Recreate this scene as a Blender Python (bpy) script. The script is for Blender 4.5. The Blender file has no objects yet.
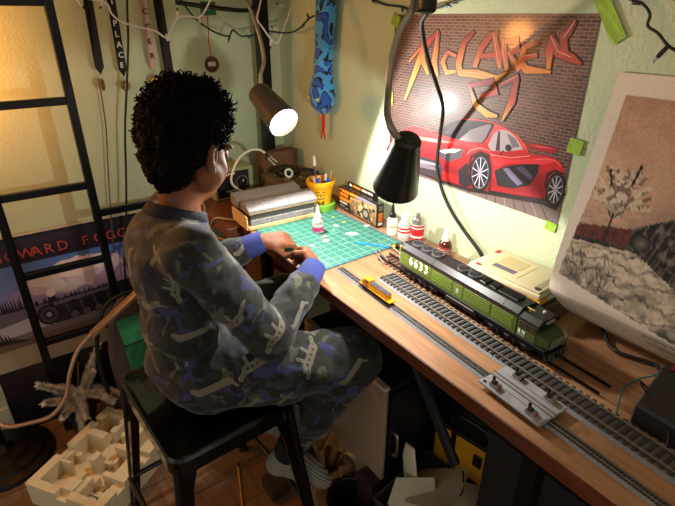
import bpy, bmesh, math, random
import numpy as np
from mathutils import Vector, Matrix, Euler, noise
from mathutils.geometry import tessellate_polygon
random.seed(7)
rng = np.random.default_rng(7)
PI = math.pi
SC = bpy.context.scene
COL = SC.collection

# ---------------------------------------------------------------- camera
cam_d = bpy.data.cameras.new('camera')
cam_d.sensor_width = 36.0
cam_d.lens = 26.13
cam_d.clip_start = 0.02
cam = bpy.data.objects.new('camera', cam_d)
COL.objects.link(cam)
cam.location = (0, 0, 1.33)
cam.rotation_euler = Euler((math.radians(90 - 25.9), 0, math.radians(-34.72)), 'XYZ')
SC.camera = cam

# ---------------------------------------------------------------- world and exposure
world = bpy.data.worlds.new('room_ambient')
SC.world = world
world.use_nodes = True
world.node_tree.nodes['Background'].inputs[0].default_value = (1.0, 0.90, 0.78, 1)
world.node_tree.nodes['Background'].inputs[1].default_value = 0.50
SC.view_settings.view_transform = 'Standard'
SC.view_settings.look = 'None'
SC.view_settings.gamma = 1.0
SC.view_settings.use_curve_mapping = False
SC.view_settings.exposure = 0.2
LAMP_NEAR_W = 10.0      # black clip lamp over the tracks
LAMP_FAR_W = 16.5        # clip lamp on the bed post
FLOOR_LAMP_W = 15.0     # warm floor lamp, left of the frame

# ---------------------------------------------------------------- helpers
def C(h, k=1.0):
    h = h.lstrip('#')
    v = [int(h[i:i + 2], 16) / 255 for i in (0, 2, 4)]
    return tuple(k * (c / 12.92 if c <= .04045 else ((c + .055) / 1.055) ** 2.4) for c in v) + (1.0,)

MATS = {}
def mat(name, col='#808080', rough=.6, metal=0., vary=.0, scale=20., bump=0., bscale=60., trans=0., coat=0., spec=.5,
        emit=None, estr=0., alpha=1., ior=1.45, col2=None):
    if name in MATS:
        return MATS[name]
    m = bpy.data.materials.new(name)
    m.use_nodes = True
    nt = m.node_tree
    b = nt.nodes['Principled BSDF']
    c = C(col) if isinstance(col, str) else col
    b.inputs['Base Color'].default_value = c
    b.inputs['Roughness'].default_value = rough
    b.inputs['Metallic'].default_value = metal
    b.inputs['Transmission Weight'].default_value = trans
    b.inputs['Coat Weight'].default_value = coat
    b.inputs['Specular IOR Level'].default_value = spec
    b.inputs['Alpha'].default_value = alpha
    b.inputs['IOR'].default_value = ior
    if emit:
        b.inputs['Emission Color'].default_value = C(emit)
        b.inputs['Emission Strength'].default_value = estr
    tc = nt.nodes.new('ShaderNodeTexCoord')
    if vary or col2:
        n = nt.nodes.new('ShaderNodeTexNoise')
        n.inputs['Scale'].default_value = scale
        n.inputs['Detail'].default_value = 5
        nt.links.new(tc.outputs['Object'], n.inputs['Vector'])
        r = nt.nodes.new('ShaderNodeValToRGB')
        r.color_ramp.elements[0].position = .35
        r.color_ramp.elements[1].position = .65
        if col2:
            r.color_ramp.elements[0].color = c
            r.color_ramp.elements[1].color = C(col2)
        else:
            r.color_ramp.elements[0].color = tuple(max(0, x * (1 - vary)) for x in c[:3]) + (1,)
            r.color_ramp.elements[1].color = tuple(min(1, x * (1 + vary)) for x in c[:3]) + (1,)
        nt.links.new(n.outputs['Fac'], r.inputs['Fac'])
        nt.links.new(r.outputs['Color'], b.inputs['Base Color'])
    if bump:
        n2 = nt.nodes.new('ShaderNodeTexNoise')
        n2.inputs['Scale'].default_value = bscale
        n2.inputs['Detail'].default_value = 3
        nt.links.new(tc.outputs['Object'], n2.inputs['Vector'])
        bp = nt.nodes.new('ShaderNodeBump')
        bp.inputs['Strength'].default_value = bump
        bp.inputs['Distance'].default_value = .004
        nt.links.new(n2.outputs['Fac'], bp.inputs['Height'])
        nt.links.new(bp.outputs['Normal'], b.inputs['Normal'])
    MATS[name] = m
    return m

def wood(name, c1, c2, axis='Y', rough=.42, sc=6., stretch=14., planks=None):
    m = bpy.data.materials.new(name); m.use_nodes = True
    nt = m.node_tree; b = nt.nodes['Principled BSDF']
    b.inputs['Roughness'].default_value = rough
    tc = nt.nodes.new('ShaderNodeTexCoord')
    mp = nt.nodes.new('ShaderNodeMapping')
    s = [stretch] * 3; s['XYZ'.index(axis)] = 1.0
    mp.inputs['Scale'].default_value = s
    nt.links.new(tc.outputs['Object'], mp.inputs['Vector'])
    n = nt.nodes.new('ShaderNodeTexNoise'); n.inputs['Scale'].default_value = sc; n.inputs['Detail'].default_value = 8; n.inputs['Distortion'].default_value = 1.2
    nt.links.new(mp.outputs['Vector'], n.inputs['Vector'])
    r = nt.nodes.new('ShaderNodeValToRGB')
    r.color_ramp.elements[0].position = .32; r.color_ramp.elements[0].color = C(c1)
    r.color_ramp.elements[1].position = .68; r.color_ramp.elements[1].color = C(c2)
    nt.links.new(n.outputs['Fac'], r.inputs['Fac'])
    out = r.outputs['Color']
    if planks:
        br = nt.nodes.new('ShaderNodeTexBrick')
        br.inputs['Color1'].default_value = (1, 1, 1, 1); br.inputs['Color2'].default_value = (.78, .78, .78, 1)
        br.inputs['Mortar'].default_value = (.25, .22, .2, 1)
        br.inputs['Scale'].default_value = 1.0; br.inputs['Mortar Size'].default_value = .002
        br.inputs['Brick Width'].default_value = planks[0]; br.inputs['Row Height'].default_value = planks[1]
        nt.links.new(tc.outputs['Object'], br.inputs['Vector'])
        mx = nt.nodes.new('ShaderNodeMix'); mx.data_type = 'RGBA'; mx.blend_type = 'MULTIPLY'; mx.inputs[0].default_value = 1
        nt.links.new(out, mx.inputs[6]); nt.links.new(br.outputs['Color'], mx.inputs[7]); out = mx.outputs[2]
    nt.links.new(out, b.inputs['Base Color'])
    MATS[name] = m
    return m

def V(*a):
    return Vector(a[0] if len(a) == 1 else a)

def bm_new():
    return bmesh.new()

def xf(bm, verts, M):
    bmesh.ops.transform(bm, matrix=M, verts=verts)

def box(bm, lo, hi, bevel=0., seg=2, M=None):
    lo, hi = V(lo), V(hi)
    t = bmesh.new()
    bmesh.ops.create_cube(t, size=1.0)
    S = Matrix.Diagonal((hi.x - lo.x, hi.y - lo.y, hi.z - lo.z, 1))
    t.transform(Matrix.Translation((lo + hi) / 2) @ S)
    if bevel:
        bmesh.ops.bevel(t, geom=list(t.edges), offset=bevel, segments=seg, affect='EDGES', profile=.5)
    if M is not None:
        t.transform(M)
    merge(bm, t)
    return bm

def merge(bm, t):
    me = bpy.data.meshes.new('tmp')
    t.to_mesh(me); t.free()
    bm.from_mesh(me)
    bpy.data.meshes.remove(me)

def frame_from(d):
    d = V(d).normalized()
    a = Vector((0, 0, 1)) if abs(d.z) < .95 else Vector((1, 0, 0))
    x = d.cross(a).normalized(); y = x.cross(d).normalized()
    return Matrix((x, y, d)).transposed()

def tube(bm, pts, r, seg=10, smooth=0, caps=True, flat=1.0):
    """tube along a path; r may be a list; smooth = Catmull-Rom subdivisions"""
    P = [V(p) for p in pts]
    R = [r] * len(P) if not isinstance(r, (list, tuple)) else list(r)
    if smooth:
        Q, RR = [], []
        for i in range(len(P) - 1):
            p0 = P[max(i - 1, 0)]; p1 = P[i]; p2 = P[i + 1]; p3 = P[min(i + 2, len(P) - 1)]
            for k in range(smooth):
                t = k / smooth
                Q.append(.5 * ((2 * p1) + (p2 - p0) * t + (2 * p0 - 5 * p1 + 4 * p2 - p3) * t * t + (3 * p1 - p0 - 3 * p2 + p3) * t ** 3))
                RR.append(R[i] * (1 - t) + R[i + 1] * t)
        Q.append(P[-1]); RR.append(R[-1]); P, R = Q, RR
    rings = []
    prev = None
    for i, p in enumerate(P):
        d = (P[min(i + 1, len(P) - 1)] - P[max(i - 1, 0)])
        if d.length < 1e-9: d = Vector((0, 0, 1))
        d.normalize()
        if prev is None:
            F = frame_from(d); x = F.col[0]
        else:
            x = prev - d * prev.dot(d)
            if x.length < 1e-6: x = frame_from(d).col[0]
            x = x.normalized()
        prev = x.copy(); y = d.cross(x)
        rings.append([bm.verts.new(p + (x * math.cos(a) + y * math.sin(a) * flat) * R[i]) for a in [2 * PI * k / seg for k in range(seg)]])
    for a, b in zip(rings, rings[1:]):
        for k in range(seg):
            bm.faces.new((a[k], a[(k + 1) % seg], b[(k + 1) % seg], b[k]))
    if caps:
        bm.faces.new(rings[0][::-1]); bm.faces.new(rings[-1])
    return bm

def lathe(bm, prof, seg=24, M=None, closed=False):
    """profile [(r, z)] revolved about z"""
    t = bmesh.new()
    rings = []
    for r, z in prof:
        if r < 1e-6:
            rings.append([t.verts.new((0, 0, z))])
        else:
            rings.append([t.verts.new((r * math.cos(2 * PI * k / seg), r * math.sin(2 * PI * k / seg), z)) for k in range(seg)])
    pairs = list(zip(rings, rings[1:]))
    if closed: pairs.append((rings[-1], rings[0]))
    for a, b in pairs:
        for k in range(seg):
            k2 = (k + 1) % seg
            if len(a) == 1 and len(b) == 1: continue
            if len(a) == 1: t.faces.new((a[0], b[k2], b[k]))
            elif len(b) == 1: t.faces.new((a[k], a[k2], b[0]))
            else: t.faces.new((a[k], a[k2], b[k2], b[k]))
    bmesh.ops.recalc_face_normals(t, faces=list(t.faces))
    if M is not None: t.transform(M)
    merge(bm, t)
    return bm

def prism(bm, poly, z0, z1, M=None, bevel=0.):
    t = bmesh.new()
    a = [t.verts.new((x, y, z0)) for x, y in poly]; b = [t.verts.new((x, y, z1)) for x, y in poly]
    n = len(poly)
    t.faces.new(a[::-1]); t.faces.new(b)
    for i in range(n): t.faces.new((a[i], a[(i + 1) % n], b[(i + 1) % n], b[i]))
    bmesh.ops.recalc_face_normals(t, faces=list(t.faces))
    if bevel: bmesh.ops.bevel(t, geom=list(t.edges), offset=bevel, segments=1, affect='EDGES')
    if M is not None: t.transform(M)
    merge(bm, t)
    return bm

def sphere(bm, c, r, sub=2, M=None):
    t = bmesh.new()
    bmesh.ops.create_icosphere(t, subdivisions=sub, radius=1)
    s = r if isinstance(r, (tuple, list)) else (r, r, r)
    t.transform(Matrix.Translation(c) @ (M if M is not None else Matrix.Identity(4)) @ Matrix.Diagonal((*s, 1)))
    merge(bm, t)
    return bm

def Rz(a, c=(0, 0, 0)):
    return Matrix.Translation(c) @ Matrix.Rotation(a, 4, 'Z') @ Matrix.Translation(-V(c))

def along(p, d):
    """matrix with local z along d, at p"""
    return Matrix.Translation(p) @ frame_from(d).to_4x4()

def tag(o, label=None, cat=None, group=None, kind=None):
    if label: o['label'] = label
    if cat: o['category'] = cat
    if group: o['group'] = group
    if kind: o['kind'] = kind
    return o

def thing(name, label, cat, loc=(0, 0, 0), rz=0., group=None):
    o = bpy.data.objects.new(name, None)
    o.empty_display_size = .03
    COL.objects.link(o)
    o.location = loc; o.rotation_euler = (0, 0, rz)
    return tag(o, label, cat, group)

def world_m(o):
    M = Matrix.LocRotScale(o.location, o.rotation_euler, o.scale)
    return world_m(o.parent) @ M if o.parent else M

def obj(name, bm, m, parent=None, world=False, smooth=None, label=None):
    """link a bmesh as ONE mesh object; world=True: its coordinates are world coordinates"""
    if parent is not None and world:
        bm.transform(world_m(parent).inverted())
    me = bpy.data.meshes.new(name)
    bm.normal_update()
    bm.to_mesh(me); bm.free()
    me.materials.append(m)
    o = bpy.data.objects.new(name, me)
    COL.objects.link(o)
    if parent is not None: o.parent = parent
    if smooth is not None:
        me.polygons.foreach_set('use_smooth', [True] * len(me.polygons))
        if smooth < 179: me.set_sharp_from_angle(angle=math.radians(smooth))
    if label: o['label'] = label
    return o

def single(name, bm, m, label, cat, group=None, smooth=None, base=None):
    """a thing that is one mesh in world coordinates; origin moved to its base"""
    n = len(bm.verts)
    co = [v.co for v in bm.verts]
    if base is None:
        base = Vector((sum(c.x for c in co) / n, sum(c.y for c in co) / n, min(c.z for c in co)))
    bm.transform(Matrix.Translation(-V(base)))
    o = obj(name, bm, m, smooth=smooth)
    o.location = base
    return tag(o, label, cat, group)

def struct(name, bm, m, smooth=None):
    return tag(obj(name, bm, m, smooth=smooth), kind='structure')

def copy_part(o, parent, M=None):
    c = o.copy(); COL.objects.link(c); c.parent = parent
    if M is not None: c.matrix_local = M
    return c

# flat print: polygons laid on a plane, colour held per corner
def print_mat(name, rough=.5, coat=0., spec=.4, grain=0.):
    m = bpy.data.materials.new(name); m.use_nodes = True
    nt = m.node_tree; b = nt.nodes['Principled BSDF']
    a = nt.nodes.new('ShaderNodeAttribute'); a.attribute_name = 'ink'
    b.inputs['Roughness'].default_value = rough; b.inputs['Coat Weight'].default_value = coat
    b.inputs['Specular IOR Level'].default_value = spec
    if coat: b.inputs['Coat Roughness'].default_value = .12
    out = a.outputs['Color']
    if grain:
        tc = nt.nodes.new('ShaderNodeTexCoord')
        n = nt.nodes.new('ShaderNodeTexNoise'); n.inputs['Scale'].default_value = 180; n.inputs['Detail'].default_value = 4
        nt.links.new(tc.outputs['Object'], n.inputs['Vector'])
        mx = nt.nodes.new('ShaderNodeMix'); mx.data_type = 'RGBA'; mx.blend_type = 'OVERLAY'; mx.inputs[0].default_value = grain
        nt.links.new(out, mx.inputs[6]); nt.links.new(n.outputs['Fac'], mx.inputs[7]); out = mx.outputs[2]
    nt.links.new(out, b.inputs['Base Color'])
    return m

class Ink:
    """layers of flat colour on a plane: origin + u*ex + v*ey, lifted along n"""
    def __init__(s, o, ex, ey, n, step=.00015):
        s.o, s.ex, s.ey, s.n = V(o), V(ex), V(ey), V(n)
        s.v, s.f, s.c, s.k, s.step = [], [], [], 0, min(step, .000012)
    def poly(s, pts, col):
        """col: one colour or a function of (u, v)"""
        s.k += 1
        base = len(s.v)
        for u, v in pts: s.v.append(s.o + s.ex * u + s.ey * v + s.n * (s.k * s.step + .0003))
        for t in tessellate_polygon([[Vector((u, v, 0)) for u, v in pts]]):
            a, b, c = [s.v[base + i] for i in t]
            if (b - a).cross(c - a).dot(s.n) < 0: t = (t[0], t[2], t[1])
            s.f.append([base + i for i in t])
            s.c.append([(col(*pts[i]) if callable(col) else col) for i in t])
    def line(s, pts, w, col, taper=False):
        """a stroke; w is the width, taper narrows both ends"""
        L, Rr = [], []
        n = len(pts)
        for i, p in enumerate(pts):
            a = pts[max(i - 1, 0)]; b = pts[min(i + 1, n - 1)]
            dx, dy = b[0] - a[0], b[1] - a[1]; l = math.hypot(dx, dy) or 1
            ww = w[i] if isinstance(w, (list, tuple)) else w
            if taper and i in (0, n - 1): ww *= .25
            L.append((p[0] - dy / l * ww / 2, p[1] + dx / l * ww / 2)); Rr.append((p[0] + dy / l * ww / 2, p[1] - dx / l * ww / 2))
        s.k += 1; base = len(s.v)
        for (u, v) in [q for pr in zip(L, Rr) for q in pr]: s.v.append(s.o + s.ex * u + s.ey * v + s.n * (s.k * s.step + .0003))
        uv = [q for pr in zip(L, Rr) for q in pr]
        for i in range(n - 1):
            f = [2 * i, 2 * i + 1, 2 * i + 3, 2 * i + 2]
            a, b, c = [s.v[base + j] for j in f[:3]]
            if (b - a).cross(c - a).dot(s.n) < 0: f = f[::-1]
            s.f.append([base + j for j in f]); s.c.append([(col(*uv[j]) if callable(col) else col) for j in f])
    def ell(s, c, rx, ry, col, n=28, rot=0.):
        s.poly([(c[0] + rx * math.cos(t) * math.cos(rot) - ry * math.sin(t) * math.sin(rot), c[1] + rx * math.cos(t) * math.sin(rot) + ry * math.sin(t) * math.cos(rot)) for t in [2 * PI * k / n for k in range(n)]], col)
    def build(s, name, m, parent=None, label=None):
        Mi = world_m(parent).inverted() if parent else Matrix.Identity(4)
        me = bpy.data.meshes.new(name)
        me.from_pydata([Mi @ v for v in s.v], [], s.f)
        at = me.color_attributes.new('ink', 'FLOAT_COLOR', 'CORNER')
        flat = [x for f in s.c for c in f for x in c]
        at.data.foreach_set('color', flat)
        me.materials.append(m)
        o = bpy.data.objects.new(name, me); COL.objects.link(o); o.parent = parent
        if label: o['label'] = label
        return o

def text_mesh(name, body, size, m, M, parent, extrude=.0004, world=True, align='LEFT', shear=0., bold=0.):
    cu = bpy.data.curves.new('t', 'FONT'); cu.body = body; cu.size = size; cu.extrude = extrude; cu.align_x = align; cu.shear = shear; cu.offset = bold
    cu.resolution_u = 3
    t = bpy.data.objects.new('t', cu); COL.objects.link(t)
    dg = bpy.context.evaluated_depsgraph_get()
    me = bpy.data.meshes.new_from_object(t.evaluated_get(dg))
    bpy.data.objects.remove(t); bpy.data.curves.remove(cu)
    if parent is not None and world: M = world_m(parent).inverted() @ M
    me.transform(M)
    me.materials.clear(); me.materials.append(m)
    o = bpy.data.objects.new(name, me); COL.objects.link(o); o.parent = parent
    return o

def basis(o, ex, ey):
    """matrix whose local x,y run along ex,ey"""
    ex, ey = V(ex).normalized(), V(ey).normalized(); ez = ex.cross(ey)
    M = Matrix((ex, ey, ez)).transposed().to_4x4(); M.translation = V(o)
    return M

# signed-distance bodies and a surface-nets mesher
class Field:
    def __init__(s, lo, hi, h):
        s.lo = np.array(lo, float); s.h = h
        s.n = np.ceil((np.array(hi) - s.lo) / h).astype(int) + 1
        s.F = np.full(s.n, 1.0, np.float32)
    def block(s, lo, hi):
        a = np.clip(np.floor((np.array(lo) - s.lo) / s.h).astype(int), 0, s.n); b = np.clip(np.ceil((np.array(hi) - s.lo) / s.h).astype(int) + 1, 0, s.n)
        ax = [((np.arange(a[i], b[i]) * s.h) + s.lo[i]).astype(np.float32) for i in range(3)]
        X = np.meshgrid(*ax, indexing='ij', sparse=True)
        return (slice(a[0], b[0]), slice(a[1], b[1]), slice(a[2], b[2])), X
    def add(s, sl, d, k):
        a = s.F[sl]
        if a.size == 0: return
        if k > 0:
            hh = np.clip(.5 + .5 * (a - d) / k, 0, 1)
            s.F[sl] = a * (1 - hh) + d * hh - k * hh * (1 - hh)
        else: s.F[sl] = np.minimum(a, d)
    def cap(s, p, q, r0, r1, k=.01):
        p, q = np.array(p, float), np.array(q, float)
        m = max(r0, r1) + k + 3 * s.h
        sl, (x, y, z) = s.block(np.minimum(p, q) - m, np.maximum(p, q) + m)
        d = q - p; L = float(d @ d) + 1e-12
        t = np.clip(((x - p[0]) * d[0] + (y - p[1]) * d[1] + (z - p[2]) * d[2]) / L, 0, 1)
        dist = np.sqrt((x - p[0] - t * d[0]) ** 2 + (y - p[1] - t * d[1]) ** 2 + (z - p[2] - t * d[2]) ** 2) - (r0 + (r1 - r0) * t)
        s.add(sl, dist.astype(np.float32), k)
    def chain(s, pts, rs, k=.01):
        for i in range(len(pts) - 1): s.cap(pts[i], pts[i + 1], rs[i], rs[i + 1], k)
    def ell_d(s, c, r, R, X):
        x, y, z = X[0] - c[0], X[1] - c[1], X[2] - c[2]
        if R is not None:
            x, y, z = (R[0][0] * x + R[0][1] * y + R[0][2] * z, R[1][0] * x + R[1][1] * y + R[1][2] * z, R[2][0] * x + R[2][1] * y + R[2][2] * z)
        k0 = np.sqrt((x / r[0]) ** 2 + (y / r[1]) ** 2 + (z / r[2]) ** 2) + 1e-6
        k1 = np.sqrt((x / r[0] ** 2) ** 2 + (y / r[1] ** 2) ** 2 + (z / r[2] ** 2) ** 2) + 1e-6
        return (k0 * (k0 - 1) / k1).astype(np.float32)
    def ell(s, c, r, R=None, k=.01, sub=False):
        """R rows = local axes in world"""
        m = max(r) + k + 3 * s.h
        sl, X = s.block(np.array(c) - m, np.array(c) + m)
        d = s.ell_d(c, r, R, X)
        if not sub: s.add(sl, d, k)
        else:
            a = s.F[sl]; hh = np.clip(.5 - .5 * (a + d) / k, 0, 1)
            s.F[sl] = a * (1 - hh) - d * hh + k * hh * (1 - hh)
    def cut(s, p, n, k=.006):
        """remove the half-space on the side n points to"""
        sl, (x, y, z) = s.block(s.lo - 1, s.lo + s.n * s.h + 1)
        n = np.array(n, float) / np.linalg.norm(n)
        d = ((x - p[0]) * n[0] + (y - p[1]) * n[1] + (z - p[2]) * n[2]).astype(np.float32)
        a = s.F[sl]; hh = np.clip(.5 - .5 * (d - a) / k, 0, 1)
        s.F[sl] = d * (1 - hh) + a * hh + k * hh * (1 - hh)
    def mesh(s):
        F = s.F
        I = F < 0
        cnt = np.zeros(s.n - 1, np.int8)
        for a in (0, 1):
            for b in (0, 1):
                for c in (0, 1):
                    cnt += I[a:s.n[0] - 1 + a, b:s.n[1] - 1 + b, c:s.n[2] - 1 + c]
        act = (cnt > 0) & (cnt < 8)
        idx = np.argwhere(act)
        num = np.full(s.n - 1, -1, np.int32); num[act] = np.arange(len(idx))
        acc = np.zeros((len(idx), 3)); w = np.zeros(len(idx))
        corners = [(a, b, c) for a in (0, 1) for b in (0, 1) for c in (0, 1)]
        val = {c: F[idx[:, 0] + c[0], idx[:, 1] + c[1], idx[:, 2] + c[2]] for c in corners}
        for c in corners:
            for ax in range(3):
                if c[ax] == 0:
                    e = list(c); e[ax] = 1; e = tuple(e)
                    fa, fb = val[c], val[e]
                    mk = (fa < 0) != (fb < 0)
                    t = np.where(mk, fa / (fa - fb + 1e-12), 0)
                    p = np.tile(np.array(c, float), (len(idx), 1)); p[:, ax] = t
                    acc[mk] += p[mk]; w += mk
        v = (idx + acc / w[:, None]) * s.h + s.lo
        quads = []
        for ax in range(3):
            o1, o2 = [(1, 2), (2, 0), (0, 1)][ax]
            sa = [slice(0, None)] * 3; sb = [slice(0, None)] * 3
            sa[ax] = slice(0, -1); sb[ax] = slice(1, None)
            ch = I[tuple(sa)] != I[tuple(sb)]
            e = np.argwhere(ch)
            e = e[(e[:, o1] > 0) & (e[:, o2] > 0) & (e[:, o1] < s.n[o1] - 1) & (e[:, o2] < s.n[o2] - 1)]
            q = []
            for d1, d2 in ((-1, -1), (0, -1), (0, 0), (-1, 0)):
                t = e.copy(); t[:, o1] += d1; t[:, o2] += d2
                q.append(num[t[:, 0], t[:, 1], t[:, 2]])
            q = np.stack(q, 1)
            ins = I[e[:, 0], e[:, 1], e[:, 2]]
            q[~ins] = q[~ins][:, ::-1]
            quads.append(q)
        return v, np.concatenate(quads)

def relax(v, q, it=2, lam=.5):
    e = np.concatenate([q[:, [0, 1]], q[:, [1, 2]], q[:, [2, 3]], q[:, [3, 0]]])
    deg = np.bincount(e.ravel(), minlength=len(v)).astype(float)
    for _ in range(it):
        a = np.zeros_like(v)
        for i in range(3):
            a[:, i] = np.bincount(e[:, 0], v[e[:, 1], i], len(v)) + np.bincount(e[:, 1], v[e[:, 0], i], len(v))
        v = v * (1 - lam) + lam * a / np.maximum(deg, 1)[:, None]
    return v

def vnormals(v, q):
    n = np.cross(v[q[:, 2]] - v[q[:, 0]], v[q[:, 3]] - v[q[:, 1]])
    out = np.zeros_like(v)
    for i in range(3):
        for j in range(4): out[:, i] += np.bincount(q[:, j], n[:, i], len(v))
    return out / (np.linalg.norm(out, axis=1)[:, None] + 1e-9)

def mesh_obj(name, v, q, m, parent=None, attrs=None):
    if parent is not None:
        Mi = np.array(world_m(parent).inverted()); v = v @ Mi[:3, :3].T + Mi[:3, 3]
    me = bpy.data.meshes.new(name)
    me.vertices.add(len(v)); me.vertices.foreach_set('co', v.astype(np.float32).ravel())
    q = np.asarray(q); k = q.shape[1]
    me.loops.add(q.size); me.loops.foreach_set('vertex_index', q.astype(np.int32).ravel())
    me.polygons.add(len(q)); me.polygons.foreach_set('loop_start', np.arange(0, q.size, k, dtype=np.int32))
    me.update(calc_edges=True)
    me.polygons.foreach_set('use_smooth', [True] * len(q))
    for an, av in (attrs or {}).items():
        if av.ndim == 2:
            at = me.color_attributes.new(an, 'FLOAT_COLOR', 'POINT'); at.data.foreach_set('color', av.astype(np.float32).ravel())
        else:
            at = me.attributes.new(an, 'FLOAT', 'POINT'); at.data.foreach_set('value', av.astype(np.float32))
    me.materials.append(m)
    o = bpy.data.objects.new(name, me); COL.objects.link(o); o.parent = parent
    return o

# ---------------------------------------------------------------- common materials
M_wall = mat('sage_wall_paint', '#bcc7a2', .62, vary=.03, scale=3, bump=.35, bscale=170)
M_floor = wood('floor_wood', '#644830', '#7f6044', 'Y', .45, 5, 10, planks=(1.2, .11))
M_base = mat('white_trim_paint', '#cfc8b4', .5)
M_blackmetal = mat('black_metal', '#0d0d0f', .32, .35, bump=.03, bscale=300)
M_blackplastic = mat('black_plastic', '#101011', .38)
M_rubber = mat('black_rubber', '#0b0b0c', .6)
M_desk = wood('desk_laminate', '#8b6343', '#a97e5c', 'Y', .34, 5, 16)
M_deskedge = wood('desk_edge_band', '#4a2313', '#64341c', 'Y', .4, 8, 12)
M_walnut = wood('dark_table_wood', '#5b2f1a', '#7a4428', 'X', .4, 6, 12)
M_pine = wood('pine_wood', '#cfa96c', '#e2c48d', 'X', .6, 8, 14)
M_scrapwood = wood('scrap_wood', '#8a6238', '#ab8250', 'X', .7, 8, 12)
M_card = mat('brown_cardboard', '#6b4d33', .8, vary=.1, scale=30)
M_white = mat('white_plastic', '#e4e2da', .35)
M_steel = mat('brushed_steel', '#b5b5b3', .3, .9)
M_silverneck = mat('silver_gooseneck', '#9c968c', .35, .75, bump=.25, bscale=500)
M_paper = mat('white_paper', '#cdc6b4', .8, vary=.04, scale=12)
M_greytrack = mat('grey_roadbed_plastic', '#7a7b7e', .6, vary=.06, scale=90)
M_tie = mat('dark_grey_tie_plastic', '#2a2726', .65)
M_tie_wide = mat('brown_grey_tie_plastic', '#2d2927', .65)  # plain tie colour of the wide track
M_rail = mat('nickel_rail', '#a39e94', .35, .85)
M_railblk = mat('blackened_rail', '#1a1715', .4, .6)

# ---------------------------------------------------------------- the room
WX, WY = .95, 1.75      # right wall plane x = WX, back wall plane y = WY
b = bm_new(); box(b, (-2.4, -1.6, -.05), (WX + .1, WY + .1, 0)); struct('floor', b, M_floor)
b = bm_new(); box(b, (-2.4, WY, 0), (WX + .1, WY + .1, 2.45)); struct('wall_back', b, M_wall)
b = bm_new(); box(b, (WX, -1.6, 0), (WX + .1, WY, 2.45)); struct('wall_right', b, M_wall)
b = bm_new(); box(b, (-2.4, -1.6, 2.45), (WX + .1, WY + .1, 2.5)); struct('ceiling', b, mat('ceiling_paint', '#c9c5b5', .8, bump=.2, bscale=120))
b = bm_new(); box(b, (-2.4, WY - .014, 0), (WX, WY, .09), .004); struct('baseboard_back', b, M_base)
b = bm_new(); box(b, (WX - .014, -1.6, 0), (WX, WY - .014, .09), .004); struct('baseboard_right', b, M_base)

# ---------------------------------------------------------------- desks
DX0, DX1, DZ = .547, .945, .75
desk = thing('desk', 'long narrow wooden desk along the right wall, carrying the model tracks', 'desk', (.74, .3, 0))
b = bm_new(); box(b, (DX0 + .003, -.75, DZ - .028), (DX1, 1.30, DZ), .0015); obj('desktop', b, M_desk, desk, True)
b = bm_new(); box(b, (DX0, -.75, DZ - .029), (DX0 + .003, 1.30, DZ - .0005), .0008); obj('edge_band', b, M_deskedge, desk, True, label='dark brown front edge band')
b = bm_new(); box(b, (DX0 + .03, -.7, DZ - .062), (DX0 + .055, 1.27, DZ - .03), .003); obj('front_rail', b, M_blackmetal, desk, True)
b = bm_new(); box(b, (DX1 - .05, -.7, DZ - .062), (DX1 - .025, 1.27, DZ - .03), .003); obj('rear_rail', b, M_blackmetal, desk, True)
for ly in (-.55, .27, 1.22):
    for lx in (DX0 + .028, DX1 - .055):
        b = bm_new(); box(b, (lx, ly, 0), (lx + .03, ly + .03, DZ - .03), .003)
        obj('leg', b, M_blackmetal, desk, True)
b = bm_new(); tube(b, [(DX0 + .044, .440, .52), (DX0 + .044, .575, DZ - .06)], .011, 8); obj('brace', b, M_blackmetal, desk, True)
b = bm_new(); box(b, (DX0 + .03, .27, .1), (DX1 - .03, .30, .13), .003); obj('crossbar', b, M_blackmetal, desk, True)

side = thing('side_table', 'dark brown wooden table end in the corner under the small amplifier', 'table', (.7, 1.52, 0))
b = bm_new(); box(b, (.50, 1.304, DZ - .03), (DX1, 1.652, DZ), .003); obj('tabletop', b, M_walnut, side, True)
for lx, ly in ((.52, 1.32), (.52, 1.61), (.90, 1.32), (.90, 1.61)):
    b = bm_new(); box(b, (lx, ly, 0), (lx + .035, ly + .035, DZ - .03), .003); obj('leg', b, M_walnut, side, True)
b = bm_new(); box(b, (.515, 1.315, .42), (.93, 1.645, .44), .002); obj('shelf', b, M_walnut, side, True)
b = bm_new(); box(b, (.52, 1.33, .441), (.72, 1.56, .50), .004); single('shelf_carton', b, M_card, 'brown carton on the lower shelf of the dark corner table', 'box')

# ---------------------------------------------------------------- loft bed post, rail and ladder
bed = thing('loft_bed', 'black metal loft bed post standing in the corner behind the desk lamp', 'bed', (.84, 1.68, 0))
b = bm_new(); box(b, (.822, 1.655, 0), (.862, 1.695, 1.62), .004); obj('post', b, M_blackmetal, bed, True)
b = bm_new(); box(b, (.83, -.2, 1.50), (.86, 1.655, 1.54), .004); obj('side_rail', b, M_blackmetal, bed, True)
b = bm_new(); box(b, (-.35, 1.66, 1.50), (.822, 1.69, 1.54), .004); obj('end_rail', b, M_blackmetal, bed, True)
b = bm_new(); tube(b, [(.55, 1.66, 1.365), (.74, 1.66, 1.345), (.800, 1.66, 1.350), (.815, 1.66, 1.385), (.815, 1.672, 1.505)], .007, 10, 6); obj('hook_bar', b, M_blackmetal, bed, True)

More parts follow.
